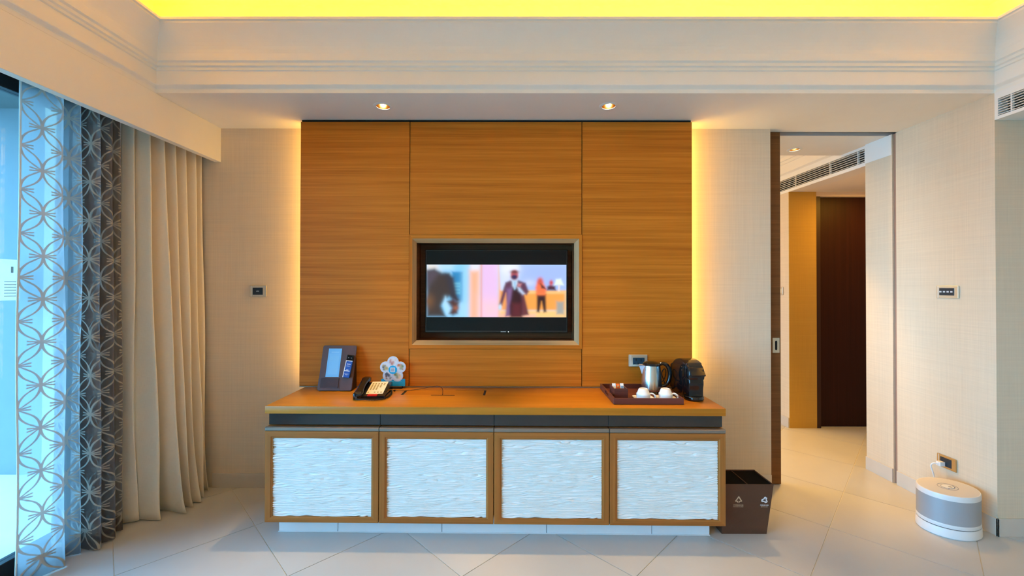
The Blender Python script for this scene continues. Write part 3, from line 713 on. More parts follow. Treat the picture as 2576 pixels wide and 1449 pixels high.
obj('hatch_slot', bbox(-0.495 - CX, -0.348 - CX, hy0 - 0.006, hy0 + 0.002, 0.0420, 0.0428), M_gap, wt)
obj('hatch_joint', bbox(-0.36 - CX, hx1, hy1 - 0.001, hy1 + 0.0015, 0.0420, 0.0428), M_gap, wt)

PW = TOT / 4
wx0, wx1, wz0, wz1 = 0.0415, PW - 0.0445, 0.032, 0.468
def smooth_noise(nx, nz, cx, cz, seed):
    rs = np.random.RandomState(seed); gr = rs.rand(cz + 3, cx + 3)
    x = np.linspace(0, cx, nx); z = np.linspace(0, cz, nz)
    xi, zi = x.astype(int), z.astype(int); fx, fz = x - xi, z - zi
    fx = fx * fx * (3 - 2 * fx); fz = fz * fz * (3 - 2 * fz)
    a = gr[zi][:, xi] * (1 - fx) + gr[zi][:, xi + 1] * fx; b = gr[zi + 1][:, xi] * (1 - fx) + gr[zi + 1][:, xi + 1] * fx
    return a * (1 - fz[:, None]) + b * fz[:, None]
def wave_mesh(seed):
    nx, nz = 120, 420
    X = np.linspace(wx0 - 0.003, wx1 + 0.003, nx)[None, :].repeat(nz, 0); Z = np.linspace(wz0 - 0.003, wz1 + 0.003, nz)[:, None].repeat(nx, 1)
    ph = (Z - wz0) / 0.0098 + 1.6 * smooth_noise(nx, nz, 6, 14, seed) + 1.0 * smooth_noise(nx, nz, 11, 44, seed + 1)
    hgt = np.abs(np.sin(PI * ph)) ** 0.5
    amp = 0.0095 + 0.0060 * smooth_noise(nx, nz, 9, 30, seed + 2)
    Y = 0.0195 - amp * hgt
    me = bpy.data.meshes.new('wave_panel')
    ii = (np.arange(nz - 1)[:, None] * nx + np.arange(nx - 1)[None, :]).reshape(-1)
    me.from_pydata(np.stack([X, Y, Z], -1).reshape(-1, 3).tolist(), [], np.stack([ii, ii + 1, ii + nx + 1, ii + nx], -1).tolist())
    me.polygons.foreach_set('use_smooth', [True] * len(me.polygons)); me.materials.append(M_wave); return me
wmesh = wave_mesh(3)
M_carcass = wood('carcass_oak', FR, 'y')
LAB = ['oak framed cabinet at the console end nearest the drapes, white rippled door', 'second cabinet from the drapes, white rippled door in oak frame',
       'third cabinet from the drapes, white rippled door in oak frame', 'oak framed cabinet beside the brown bin, cream rippled door']
rz = Matrix.Rotation(RZ, 3, 'Z')
protos = None
def cabinet_meshes():
    w_ = PW - 0.004
    d = {}
    d['body'] = mesh_of('body', multi([(0.002, w_ - 0.002, 0.022, 0.43, 0.0, 0.53), (0.006, w_ - 0.006, 0.05, 0.43, 0.53, 0.602)]), M_carcass)
    for k in range(4): d['drawer_front%d' % k] = mesh_of('drawer_front', bbox(0.009 if k == 0 else -0.001, w_ - 0.008 if k == 3 else w_ + 0.001, 0.022, 0.05, 0.538, 0.602, 0.001, 1), M_drawer)
    d['door'] = mesh_of('door', frame_ring(bmesh.new(), [(0, w_, 0.0, 0.508, 0.0215), (0, w_, 0.0, 0.508, 0.001), (0.001, w_ - 0.001, 0.001, 0.507, 0.0), (wx0 - 0.010, wx1 + 0.010, wz0 - 0.006, wz1 + 0.010, 0.0),
                                                        (wx0 - 0.006, wx1 + 0.006, wz0 - 0.004, wz1 + 0.006, 0.003), (wx0, wx1, wz0, wz1, 0.004), (wx0, wx1, wz0, wz1, 0.021)]), [M_frx, M_frz])
    d['top_strip'] = mesh_of('top_strip', extr(bmesh.new(), [(0.004, 0.508), (0.0, 0.512), (0.0, 0.526), (0.004, 0.530), (0.0215, 0.530), (0.0215, 0.508)], 'x', 0.0, w_), M_strip)
    return d
CM = cabinet_meshes()
for k in range(4):
    lx = -H + k * PW + 0.002
    loc = Vector((CX, CY0, 0.098)) + rz @ Vector((lx, 0, 0))
    c = thing('console_cabinet', LAB[k], 'cabinet', loc, RZ, 'console cabinets')
    obj('body', CM['body'], None, c); obj('drawer_front', CM['drawer_front%d' % k], None, c, label='dark lacquered drawer front')
    d = obj('door', CM['door'], None, c)
    obj('wave_panel', wmesh, None, d, label='white panel carved with wavy horizontal ridges')
    obj('top_strip', CM['top_strip'], None, d)
pt = thing('plinth', 'recessed pale tile plinth under the console cabinets', 'plinth', (CX, CY0, 0.0), RZ)
obj('core', bbox(-1.232, 1.216, 0.092, 0.40, 0.0, 0.098), M_gap, pt)
for a, b in ((-1.245, -0.904), (-0.901, -0.303), (-0.300, 0.299), (0.302, 0.900), (0.903, 1.229)):
    obj('tile', bbox(a, b, 0.081, 0.0915, 0.0, 0.0975, 0.001, 1), M_plinth, pt)
obj('return_tile', bbox(1.2165, 1.228, 0.092, 0.40, 0.0, 0.0975, 0.001, 1), M_darkwood, pt)
obj('seal_bead', bbox(-1.248, 1.231, 0.074, 0.081, 0.0, 0.005, 0.002, 1), M_hum, pt)

# ------------------------------------------------------------------ downlights
def downlight(x, y, r, label, energy, size, tilt_=0.0, col=(1.0, 0.62, 0.22)):
    d = thing('downlight', label, 'ceiling light', (x, y, ZS), group='recessed downlights')
    obj('trim_ring', lathe(bmesh.new(), [(r - 0.003, 0.0), (r - 0.004, -0.004), (r + 0.006, -0.005), (r + 0.013, -0.0015), (r + 0.013, 0.0)], 36), M_bulk, d, smooth=True)
    obj('reflector', lathe(bmesh.new(), [(r - 0.002, 0.0), (r * 0.9, 0.02), (r * 0.62, 0.06), (0.0, 0.062)], 36), M_gold, d, smooth=True)
    obj('lamp', lathe(bmesh.new(), [(0, 0.010), (r * 0.30, 0.014), (r * 0.42, 0.03), (r * 0.5, 0.058), (0, 0.0585)], 24), M_bulb, d, smooth=True)
    light('downlight_beam', 'SPOT', (0, 0, -0.012), energy, col, (math.radians(-tilt_), 0, 0), d, spot_size=math.radians(size), spot_blend=0.75, shadow_soft_size=0.02)
downlight(*DL[0], 0.045, 'recessed downlight with gold reflector above the telephone end of the console', 105, 48, 10)
downlight(*DL[1], 0.045, 'recessed downlight with gold reflector above the tea tray end of the console', 105, 48, 10)
downlight(2.304, 3.345, 0.040, 'small recessed downlight in the ceiling just through the doorway', 150, 58, 0, (1.0, 0.52, 0.07))

# ------------------------------------------------------------------ switches and sockets
def plate(name, label, cat, loc, rz_, w_, h_, mat, mod, marks, matm=M_navy):
    """plate in local xz plane facing -y, origin at its centre on the wall"""
    g = thing(name, label, cat, loc, rz_)
    obj('plate', bbox(-w_ / 2, w_ / 2, -0.009, 0.0, -h_ / 2, h_ / 2, 0.003, 2), mat, g)
    obj('side_strip', bbox(-w_ / 2 + 0.012, -w_ / 2 + 0.0145, -0.0098, -0.008, -h_ / 2 + 0.002, h_ / 2 - 0.002), M_hum, g)
    md = obj('module', bbox(mod[0], mod[1], -0.0115, -0.008, mod[2], mod[3], 0.002, 1), matm, g)
    for a, b, c_, d_ in marks: obj('mark', bbox(a, b, -0.0122, -0.0113, c_, d_), M_mark, md)
    return g
plate('light_switch', 'champagne wall switch with dark button between drape and panelling', 'switch', (-1.785, YW, 1.381), 0, 0.120, 0.080, M_champ, (-0.036, 0.036, -0.026, 0.024), [(-0.010, 0.010, -0.004, -0.001), (-0.008, 0.009, 0.002, 0.004)])
plate('light_switch', 'champagne four button switch panel on the right wall', 'switch', (XR, 2.625, 1.388), -PI / 2, 0.134, 0.080, M_champ, (-0.046, 0.044, -0.022, 0.025), [(-0.043 + k * 0.022, -0.030 + k * 0.022, -0.003, 0.006) for k in range(4)])
plate('light_switch', 'small pale switch on the bedroom wall past the sliding door edge', 'switch', (2.80, 4.28, 1.376), -PI / 2, 0.090, 0.080, M_champ, (-0.028, 0.028, -0.022, 0.022), [], M_cream)
sk = plate('power_socket', 'champagne power socket on the panelling behind the kettle', 'socket', (0.845, YP, 0.927), 0, 0.124, 0.080, M_champ, (-0.036, 0.042, -0.025, 0.020), [], plain('socket_teal', (0.012, 0.045, 0.075), 0.4))
for a in ((-0.017, -0.012, -0.002, 0.014), (-0.026, -0.020, -0.020, -0.014), (-0.004, 0.002, -0.020, -0.014), (0.016, 0.021, -0.004, 0.012)):
    obj('pin_hole', bbox(a[0], a[1], -0.0122, -0.0113, a[2], a[3]), M_gap, sk)
plate('power_socket', 'brass power socket low on the right wall with a white plug', 'socket', (XR, 2.636, 0.303), -PI / 2, 0.116, 0.080, M_brass, (-0.036, 0.032, -0.027, 0.027), [])

# ------------------------------------------------------------------ folder stand with sheet and remote
ln = math.radians(17)
fd = thing('stationery_folder', 'brown leather compendium stand leaning on the left end of the worktop', 'folder', (-1.127, 2.634, ZT))
lean = Matrix.Rotation(-ln, 4, 'X')
def leaned(bm): bm.transform(lean); return bm
def rounded_rect(x0, x1, z0, z1, r, seg=5):
    pts = []
    for cx_, cz_, a0 in ((x1 - r, z0 + r, -PI / 2), (x1 - r, z1 - r, 0), (x0 + r, z1 - r, PI / 2), (x0 + r, z0 + r, PI)):
        for k in range(seg + 1):
            a = a0 + PI / 2 * k / seg; pts.append((cx_ + r * math.cos(a), cz_ + r * math.sin(a)))
    return pts
obj('board', leaned(extr(bmesh.new(), rounded_rect(-0.110, 0.110, 0.003, 0.292, 0.012), 'y', 0.0, 0.007)), M_leather, fd)
obj('back_support', extr(bmesh.new(), [(0.012, 0.0), (0.095, 0.0), (0.095, 0.004), (0.088, 0.20), (0.07, 0.205), (0.012, 0.02)], 'x', -0.106, 0.106), M_blackm, fd)
obj('pocket', leaned(extr(bmesh.new(), rounded_rect(-0.109, 0.109, 0.004, 0.088, 0.012), 'y', -0.006, -0.0002)), M_leather, fd)
obj('pocket_flap', leaned(extr(bmesh.new(), rounded_rect(-0.092, 0.022, 0.020, 0.082, 0.004), 'y', -0.010, -0.006)), M_leather2, fd)
obj('stitch_line', leaned(bbox(0.030, 0.032, -0.0068, -0.0055, 0.006, 0.086)), M_leather2, fd)
ps = thing('blue_sheet', 'pale blue printed sheet tucked in the leather folder', 'paper', (-1.127, 2.634, ZT))
obj('sheet', leaned(bbox(-0.070, 0.016, -0.0016, -0.0006, 0.089, 0.272)), M_paper, ps)
obj('printed_heading', leaned(bbox(-0.050, 0.002, -0.0020, -0.0016, 0.244, 0.251)), M_paperl, ps)
obj('printed_rule', leaned(bbox(-0.064, 0.010, -0.0020, -0.0016, 0.234, 0.2365)), M_paperl, ps)
obj('printed_block', leaned(bbox(-0.058, 0.006, -0.0020, -0.0016, 0.105, 0.228)), plain('blue_paper_block', (0.19, 0.54, 0.92), 0.55), ps)
rc = thing('remote_control', 'black topped remote control in a blue sleeve, propped in the folder pocket', 'remote', (-1.127, 2.634, ZT))
def tilt(bm):
    bm.transform(Matrix.Translation((0.068, 0, 0.084)) @ Matrix.Rotation(math.radians(6), 4, 'Y')); return leaned(bm)
obj('sleeve', tilt(bbox(-0.021, 0.023, -0.020, -0.007, 0.0, 0.108, 0.003, 2)), M_sleeve, rc)
obj('top_end', tilt(bbox(-0.021, 0.023, -0.0195, -0.007, 0.1075, 0.145, 0.003, 2)), M_black, rc)
for dx in (-0.008, 0.010): obj('button', tilt(bbox(dx - 0.0022, dx + 0.0022, -0.0202, -0.0185, 0.1235, 0.1275, 0.0008, 2)), M_hummesh, rc)
pr = bmesh.new()
for a in ((-0.0205, -0.0165, 0.0, 0.108), (-0.0165, 0.0225, 0.104, 0.108), (-0.010, 0.014, 0.0835, 0.0875), (-0.010, 0.011, 0.072, 0.0745), (-0.0165, 0.018, 0.040, 0.0440), (-0.006, 0.008, 0.047, 0.0505), (-0.012, 0.014, 0.022, 0.0238), (-0.006, 0.008, 0.0165, 0.018)):
    box(pr, a[0], a[1], -0.0206, -0.0200, a[2], a[3])
obj('printed_text', tilt(pr), M_white2, rc)

# ------------------------------------------------------------------ flower shaped menu card
fc = thing('menu_card', 'flower shaped food card with blue base standing behind the telephone', 'card', (-0.7755, 2.712, ZT))
obj('card_base', extr(bmesh.new(), rounded_rect(-0.077, 0.080, 0.014, 0.062, 0.005), 'y', 0.0, 0.004), M_cyan, fc)
obj('foot', bbox(-0.060, 0.064, -0.012, 0.014, 0.0, 0.0155, 0.002, 1), M_blackm, fc)
for k in range(16): obj('printed_text', bbox(-0.058 + k * 0.0073, -0.0525 + k * 0.0073, -0.0006, 0.0, 0.043, 0.0475), M_cyanl, fc)
ctr = (0.0, 0.123); PR = 0.0375
FOOD = [[(225, 190, 175), (190, 100, 80), (235, 220, 215)], [(210, 190, 130), (190, 160, 70), (70, 90, 110)], [(60, 60, 75), (110, 60, 50), (80, 120, 150)],
        [(215, 190, 140), (120, 130, 70), (240, 215, 170)], [(190, 175, 120), (200, 110, 80), (110, 140, 90)]]
for k in range(5):
    a = PI / 2 + 2 * PI * k / 5
    cx_, cz_ = ctr[0] + 0.050 * math.cos(a), ctr[1] + 0.050 * math.sin(a)
    sh_ = obj('petal', extr(bmesh.new(), [(cx_ + PR * math.cos(2 * PI * j / 32), cz_ + PR * math.sin(2 * PI * j / 32)) for j in range(32)], 'y', -0.0004 - 0.0003 * k, 0.0035), M_white2, fc)
    bm = bmesh.new(); cl = bm.verts.layers.float_color.new('Col'); rs = random.Random(k * 5 + 2)
    blobs = [(rs.uniform(-.5, .5), rs.uniform(-.5, .45), rs.uniform(.2, .42), FOOD[k][q % 3]) for q in range(11)]
    V = []
    for ri in range(15):
        row = []
        for j in range(36):
            rr = ri / 14 * 0.93; x, z = rr * math.cos(2 * PI * j / 36), rr * math.sin(2 * PI * j / 36)
            c_ = np.array(srgb(226, 230, 238)) if rr < 0.86 else np.array(srgb(205, 215, 235))
            for bx_, bz_, br, bc in blobs:
                dd = math.hypot(x - bx_, z - bz_) / br
                if dd < 1 and rr < 0.72: c_ = c_ * (0.25 + 0.75 * dd * dd) + np.array(srgb(*bc)) * (0.75 - 0.75 * dd * dd)
            v = bm.verts.new((cx_ + x * PR, -0.0009 - 0.0003 * k, cz_ + z * PR)); v[cl] = (*c_, 1); row.append(v)
        V.append(row)
    for ri in range(14):
        for j in range(36): bm.faces.new((V[ri][j], V[ri][(j + 1) % 36], V[ri + 1][(j + 1) % 36], V[ri + 1][j]))
    obj('food_picture', bm, M_food, sh_)
obj('centre_disc', extr(bmesh.new(), [(ctr[0] + 0.029 * math.cos(2 * PI * j / 10 + 0.3), ctr[1] - 0.001 + 0.029 * math.sin(2 * PI * j / 10 + 0.3)) for j in range(10)], 'y', -0.0034, 0.003), M_cyan, fc)
obj('centre_square', bbox(-0.0155, 0.0145, -0.0040, -0.0034, ctr[1] - 0.016, ctr[1] + 0.014), M_white2, fc)
obj('centre_square_fill', bbox(-0.0110, 0.0105, -0.0044, -0.0040, ctr[1] - 0.0115, ctr[1] + 0.0095), M_grey, fc)

# ------------------------------------------------------------------ telephone
ph = thing('telephone', 'black desk telephone with cream keypad and coiled cord', 'telephone', (-0.838, 2.438, ZT), math.radians(3))
obj('base', extr(bmesh.new(), [(0.0, 0.004), (0.006, 0.0), (0.19, 0.0), (0.195, 0.006), (0.185, 0.060), (0.17, 0.064), (0.12, 0.050), (0.05, 0.031), (0.0, 0.022)], 'x', -0.093, 0.093), M_black, ph)
fpts = [(0.030, 0.0275), (0.06, 0.0365), (0.10, 0.0475), (0.14, 0.0585), (0.175, 0.0665)]
bm = bmesh.new(); extr(bm, fpts + [(y, z - 0.004) for y, z in fpts[::-1]], 'x', -0.028, 0.072)
obj('faceplate', bm, M_cream, ph)
kb = bbox(-0.0045, 0.0045, -0.004, 0.004, 0.0, 0.0025, 0.0008, 1); km = mesh_of('key', kb, M_key)
def fz(y): return np.interp(y, [q[0] for q in fpts], [q[1] for q in fpts])
sl = math.atan2(0.039, 0.145)
for r_, y in enumerate((0.146, 0.131, 0.118, 0.105, 0.092, 0.079)):
    for c_ in range(5):
        if c_ == 4 and r_ > 1: continue
        if c_ == 3 and r_ > 3: continue
        o = obj('key', km, None, ph, (-0.014 + c_ * 0.0175, y, float(fz(y)) - 0.0003), (sl, 0, 0))
for c_ in (0, 2, 3, 4): obj('key', km, None, ph, (-0.018 + c_ * 0.019, 0.046, float(fz(0.046)) - 0.0003), (sl, 0, 0))
obj('message_lamp', bbox(-0.012, 0.045, -0.001, 0.029, 0.0195, 0.0285, 0.003, 2), M_red, ph)
def handset_section(y, zc, hw, hh, x0=-0.066):
    return [(x0 + hw * math.copysign(abs(math.cos(a)) ** 0.6, math.cos(a)), y, zc + hh * math.copysign(abs(math.sin(a)) ** 0.6, math.sin(a))) for a in (2 * PI * k / 20 for k in range(20))]
def loft(secs, closed=True):
    bm = bmesh.new(); R_ = [[bm.verts.new(c) for c in s] for s in secs]
    for a, b in zip(R_, R_[1:]):
        for j in range(len(a)): bm.faces.new((a[j], a[(j + 1) % len(a)], b[(j + 1) % len(a)], b[j]))
    bm.faces.new(R_[0]); bm.faces.new(R_[-1]); bmesh.ops.recalc_face_normals(bm, faces=bm.faces[:]); return bm
obj('handset', loft([handset_section(y, z, a, b) for y, z, a, b in ((-0.010, 0.026, 0.022, 0.011), (-0.006, 0.029, 0.026, 0.016), (0.03, 0.036, 0.026, 0.018), (0.048, 0.046, 0.022, 0.014), (0.075, 0.060, 0.020, 0.010), (0.11, 0.072, 0.020, 0.010), (0.145, 0.079, 0.022, 0.012), (0.165, 0.080, 0.026, 0.017), (0.195, 0.078, 0.026, 0.018), (0.203, 0.076, 0.021, 0.013))]), M_black, ph, smooth=True, angle=60)
cp = catmull([(-0.070, -0.012, 0.018), (-0.062, -0.026, 0.008), (-0.02, -0.028, 0.007), (0.03, -0.038, 0.006), (0.075, -0.022, 0.006), (0.102, 0.03, 0.006), (0.106, 0.10, 0.006), (0.096, 0.16, 0.012)], 40)
hel = []
for k, q in enumerate(cp):
    tg = Vector(cp[min(k + 1, len(cp) - 1)] - cp[max(k - 1, 0)]).normalized(); s_ = tg.cross(Vector((0, 0, 1))).normalized(); u_ = s_.cross(tg)
    a = k * 1.25; hel.append(Vector(q) + (s_ * math.cos(a) + u_ * math.sin(a)) * 0.0036 + Vector((0, 0, 0.002)))
obj('coiled_cord', tube(bmesh.new(), hel, 0.0019, 5), M_cable, ph, smooth=True)
cb = thing('telephone_cable', 'thin dark cable looping from the telephone to the worktop slot', 'cable', (-0.60, 2.62, ZT))
cpts = catmull([(-0.14, 0.016, 0.004), (-0.10, 0.022, 0.003), (-0.06, 0.022, 0.003), (0.02, 0.050, 0.008), (0.08, 0.066, 0.016), (0.13, 0.045, 0.026), (0.165, 0.0, 0.022), (0.176, -0.05, 0.008), (0.178, -0.073, 0.0015)], 8)
obj('lead', tube(bmesh.new(), cpts, 0.0019, 6), M_cableb, cb, smooth=True)
obj('connector', bbox(-0.150, -0.136, 0.009, 0.023, 0.0005, 0.009, 0.002, 1), M_cable, cb)

# ------------------------------------------------------------------ tea tray and its contents
TZ = ZT + 0.007
ty = thing('serving_tray', 'reddish brown wooden serving tray at the right of the worktop', 'tray', (0.787, 2.353, ZT))
obj('tray_bottom', bbox(-0.196, 0.196, 0.004, 0.350, 0.0, 0.0065), M_traywood, ty)
for b in ((-0.200, 0.200, 0.0, 0.009), (-0.200, 0.200, 0.345, 0.354)): obj('rim', bbox(*b, 0.0, 0.036, 0.0015, 1), M_traywood, ty)
for s_ in (-1, 1):
    x_ = s_ * 0.1955
    obj('rim', multi([(x_ - 0.0045, x_ + 0.0045, 0.009, 0.135, 0.0, 0.036), (x_ - 0.0045, x_ + 0.0045, 0.135, 0.215, 0.0, 0.012), (x_ - 0.0045, x_ + 0.0045, 0.135, 0.215, 0.030, 0.036), (x_ - 0.0045, x_ + 0.0045, 0.215, 0.345, 0.0, 0.036)]), M_traywood, ty)
bx = thing('sachet_box', 'reddish brown open box of sachets standing on the tray', 'box', (0.655, 2.505, TZ))
obj('box_body', multi([(-0.040, 0.040, -0.060, -0.055, 0, 0.058), (-0.040, 0.040, 0.055, 0.060, 0, 0.058), (-0.040, -0.035, -0.055, 0.055, 0, 0.058), (0.035, 0.040, -0.055, 0.055, 0, 0.058), (-0.035, 0.035, -0.055, 0.055, 0, 0.004), (-0.035, 0.035, -0.012, -0.009, 0.004, 0.05)]), M_traywood, bx)
for nm, lab, x_, mm, hh in (('sachet', 'white sachet at the left of the sachet box', -0.024, M_white2, 0.068), ('sachet', 'orange sachet in the middle of the sachet box', 0.0, M_orange, 0.066), ('sachet', 'white sachet with blue print at the right of the sachet box', 0.024, M_white2, 0.068)):
    sg = thing(nm, lab, 'sachet', (0.655 + x_, 2.515, TZ + 0.0045), group='sachets in the box')
    obj('packet', loft([[(-0.0105 * w1, -0.004 * t1 + q, z), (0.0105 * w1, -0.004 * t1 + q, z), (0.0105 * w1, 0.004 * t1 + q, z), (-0.0105 * w1, 0.004 * t1 + q, z)] for z, w1, t1, q in ((0.0, 1, 0.15, 0), (0.008, 1, 0.7, 0.001), (hh * 0.5, 1, 1, 0.004), (hh * 0.85, 1, 0.7, 0.010), (hh, 1, 0.12, 0.014))]), mm, sg)
    if mm is M_orange: obj('printed_mark', bbox(-0.004, 0.004, 0.0, 0.0065, 0.048, 0.056), plain('yellow_print', (0.9, 0.6, 0.2), 0.5), sg)
    elif x_ > 0: obj('printed_mark', bbox(-0.006, 0.006, 0.0, 0.0065, 0.046, 0.056), plain('pale_blue_sachet_print', (0.45, 0.6, 0.75), 0.5), sg)

def cup_and_saucer(x, y, tag_, rz_):
    s = thing('saucer', 'square white saucer on the tray, ' + tag_, 'saucer', (x + 0.004, y, TZ), rz_, 'saucers on the tray')
    def sec(hw, z): return [(c[0], c[1], z) for c in rounded_rect(-hw, hw, -hw, hw, hw * 0.35, 6)]
    obj('dish', loft([sec(0.034, 0.0), sec(0.036, 0.003), sec(0.058, 0.010), sec(0.0585, 0.012), sec(0.038, 0.006), sec(0.01, 0.0058)]), M_china, s, smooth=True, angle=50)
    c = thing('cup', 'upturned white cup, ' + tag_, 'cup', (x, y, TZ + 0.0062), math.radians(-20), 'upturned cups')
    obj('bowl', lathe(bmesh.new(), [(0.036, 0.0), (0.0395, 0.0), (0.0395, 0.010), (0.0400, 0.026), (0.0395, 0.033), (0.0345, 0.038), (0.0315, 0.047), (0.0265, 0.058), (0.0235, 0.061), (0.020, 0.061), (0.018, 0.058), (0.0, 0.058)], 40), M_china, c, smooth=True, angle=50)
    hp = catmull([(0.036, 0, 0.034), (0.050, 0, 0.035), (0.063, 0, 0.027), (0.066, 0, 0.014), (0.058, 0, 0.005), (0.038, 0, 0.004)], 6)
    obj('handle', tube(bmesh.new(), hp, 0.0042, 8), M_china, c, smooth=True)
cup_and_saucer(0.780, 2.428, 'next to the sachet box', 0.0)
cup_and_saucer(0.911, 2.428, 'next to the coffee machine', 0.0)
sp_ = thing('teaspoon', 'steel teaspoon lying at the right front corner of the tray', 'spoon', (0.962, 2.385, TZ))
obj('bowl', lathe(bmesh.new(), [(0, 0.030), (0.004, 0.0302), (0.007, 0.033), (0.0065, 0.0335), (0.003, 0.031), (0, 0.031)], 20, 0.8, 1.4), M_steel, sp_, smooth=True)
obj('stem', tube(bmesh.new(), [(0, 0.008, 0.033), (-0.004, 0.04, 0.033), (-0.012, 0.10, 0.022)], 0.0016, 6), M_steel, sp_, smooth=True)

kt = thing('electric_kettle', 'stainless steel electric kettle with black lid and handle', 'kettle', (0.893, 2.622, TZ))
obj('power_base', lathe(bmesh.new(), [(0, 0), (0.068, 0), (0.070, 0.004), (0.066, 0.012), (0, 0.012)], 40), M_black, kt, smooth=True)
obj('body', lathe(bmesh.new(), [(0.0, 0.013), (0.064, 0.013), (0.0655, 0.016), (0.0655, 0.022), (0.062, 0.08), (0.057, 0.14), (0.055, 0.166), (0.0545, 0.170), (0.052, 0.170), (0.0, 0.168)], 48), M_steel, kt, smooth=True, angle=50)
def spsec(x, hw, z0_, z1_): return [(x, -hw, z1_), (x, 0, z0_), (x, hw, z1_)]
bm = bmesh.new()
A_v = [bm.verts.new(c) for c in ((-0.045, -0.030, 0.168), (-0.058, 0.0, 0.105), (-0.045, 0.030, 0.168))]
tip = [bm.verts.new(c) for c in ((-0.077, -0.008, 0.172), (-0.077, 0.0, 0.160), (-0.077, 0.008, 0.172))]
bm.faces.new((A_v[0], A_v[1], tip[1], tip[0])); bm.faces.new((A_v[1], A_v[2], tip[2], tip[1])); bm.faces.new((tip[0], tip[1], tip[2])); bm.faces.new((A_v[2], A_v[0], tip[0], tip[2])); bm.faces.new((A_v[0], A_v[1], A_v[2]))
bmesh.ops.recalc_face_normals(bm, faces=bm.faces[:]); obj('spout', bm, plain('satin_steel', (0.85, 0.85, 0.86), 0.45, metal=0.8), kt)
obj('lid', lathe(bmesh.new(), [(0.0555, 0.168), (0.056, 0.174), (0.050, 0.183), (0.030, 0.190), (0.012, 0.192), (0.0, 0.1925)], 40), M_black, kt, smooth=True)
hp = catmull([(0.048, -0.004, 0.172), (0.075, -0.006, 0.178), (0.100, -0.008, 0.162), (0.113, -0.010, 0.120), (0.108, -0.010, 0.075), (0.090, -0.008, 0.045), (0.064, -0.006, 0.034)], 8)
obj('handle', tube(bmesh.new(), hp, [0.010 + 0.003 * math.sin(PI * k / (len(hp) - 1)) for k in range(len(hp))], 12), M_black, kt, smooth=True)
kc = thing('kettle_cable', 'black power cable looping behind the kettle', 'cable', (0.99, 2.70, ZT))
obj('lead', tube(bmesh.new(), catmull([(-0.06, -0.02, 0.045), (0.0, 0.0, 0.052), (0.025, 0.015, 0.08), (0.032, 0.02, 0.12), (0.018, 0.018, 0.13), (0.002, 0.012, 0.10), (0.022, 0.018, 0.04), (0.02, 0.016, 0.004), (0.05, 0.02, 0.004)], 8), 0.0032, 8), M_cable, kc, smooth=True)

# ------------------------------------------------------------------ coffee machine
cmx = thing('coffee_machine', 'glossy black capsule coffee machine on the worktop corner', 'coffee machine', (1.094, 2.412, ZT), math.radians(1))
def mach(bm, pts, x0, x1, bev):
    extr(bm, pts, 'x', x0, x1)
    es = [e for e in bm.edges if abs(abs(e.verts[0].co.x) - abs(e.verts[1].co.x)) < 1e-6 and e.verts[0].co.x * e.verts[1].co.x > 0]
    bmesh.ops.bevel(bm, geom=es, offset=bev, segments=4, affect='EDGES', profile=0.5, clamp_overlap=True); return bm
def curve2(pts, per=5): return [tuple(q) for q in catmull(pts, per)]
top = curve2([(0.030, 0.205), (0.065, 0.221), (0.11, 0.229), (0.16, 0.228), (0.21, 0.214), (0.245, 0.190), (0.262, 0.15), (0.268, 0.08), (0.268, 0.0)], 5)
obj('body', mach(bmesh.new(), [(0.095, 0.0), (0.095, 0.11), (0.075, 0.125), (0.060, 0.13), (0.050, 0.17)] + top[3:], -0.050, 0.050, 0.018), M_black, cmx, smooth=True, angle=50)
obj('brew_head', mach(bmesh.new(), curve2([(0.016, 0.125), (0.010, 0.150), (0.018, 0.180), (0.042, 0.206), (0.085, 0.222), (0.12, 0.222)], 4) + [(0.12, 0.125)], -0.047, 0.047, 0.020), M_black, cmx, smooth=True, angle=50)
obj('lever', mach(bmesh.new(), curve2([(-0.008, 0.150), (-0.010, 0.157), (0.004, 0.172), (0.022, 0.196), (0.055, 0.217), (0.09, 0.228)], 4) + curve2([(0.09, 0.222), (0.058, 0.210), (0.028, 0.188), (0.012, 0.166), (0.004, 0.150)], 4), -0.042, 0.042, 0.004), M_black, cmx, smooth=True, angle=50)
obj('column', mach(bmesh.new(), curve2([(0.020, 0.012), (0.022, 0.06), (0.016, 0.10), (0.020, 0.128)], 4) + [(0.11, 0.128), (0.11, 0.012)], -0.044, 0.044, 0.022), M_black, cmx, smooth=True, angle=50)
obj('drip_tray', lathe(bmesh.new(), [(0, 0.0), (0.050, 0.0), (0.056, 0.004), (0.057, 0.020), (0.054, 0.025), (0.050, 0.022), (0, 0.021)], 36, 1.0, 1.0, 0.0, 0.056), M_black, cmx, smooth=True, angle=50)
obj('grid', multi([(-0.034 + k * 0.011, -0.028 + k * 0.011, 0.012, 0.055, 0.0212, 0.0235) for k in range(7)]), plain('dark_grid', (0.02, 0.03, 0.035), 0.25, metal=0.6), cmx)
obj('base', bbox(-0.050, 0.050, 0.05, 0.265, 0.0, 0.014, 0.006, 2), M_blackm, cmx)
obj('water_tank', mach(bmesh.new(), [(0.262, 0.02), (0.266, 0.15), (0.250, 0.188), (0.292, 0.170), (0.300, 0.12), (0.300, 0.02)], -0.046, 0.046, 0.008), plain('smoked_tank', (0.015, 0.013, 0.012), 0.08), cmx, smooth=True, angle=50)
for k in range(2): obj('button', lathe(bmesh.new(), [(0, 0), (0.0035, 0), (0.0035, 0.0015), (0, 0.002)], 12), M_chrome, cmx, (-0.050, 0.105, 0.185 - 0.020 * k), (0, -PI / 2, 0))

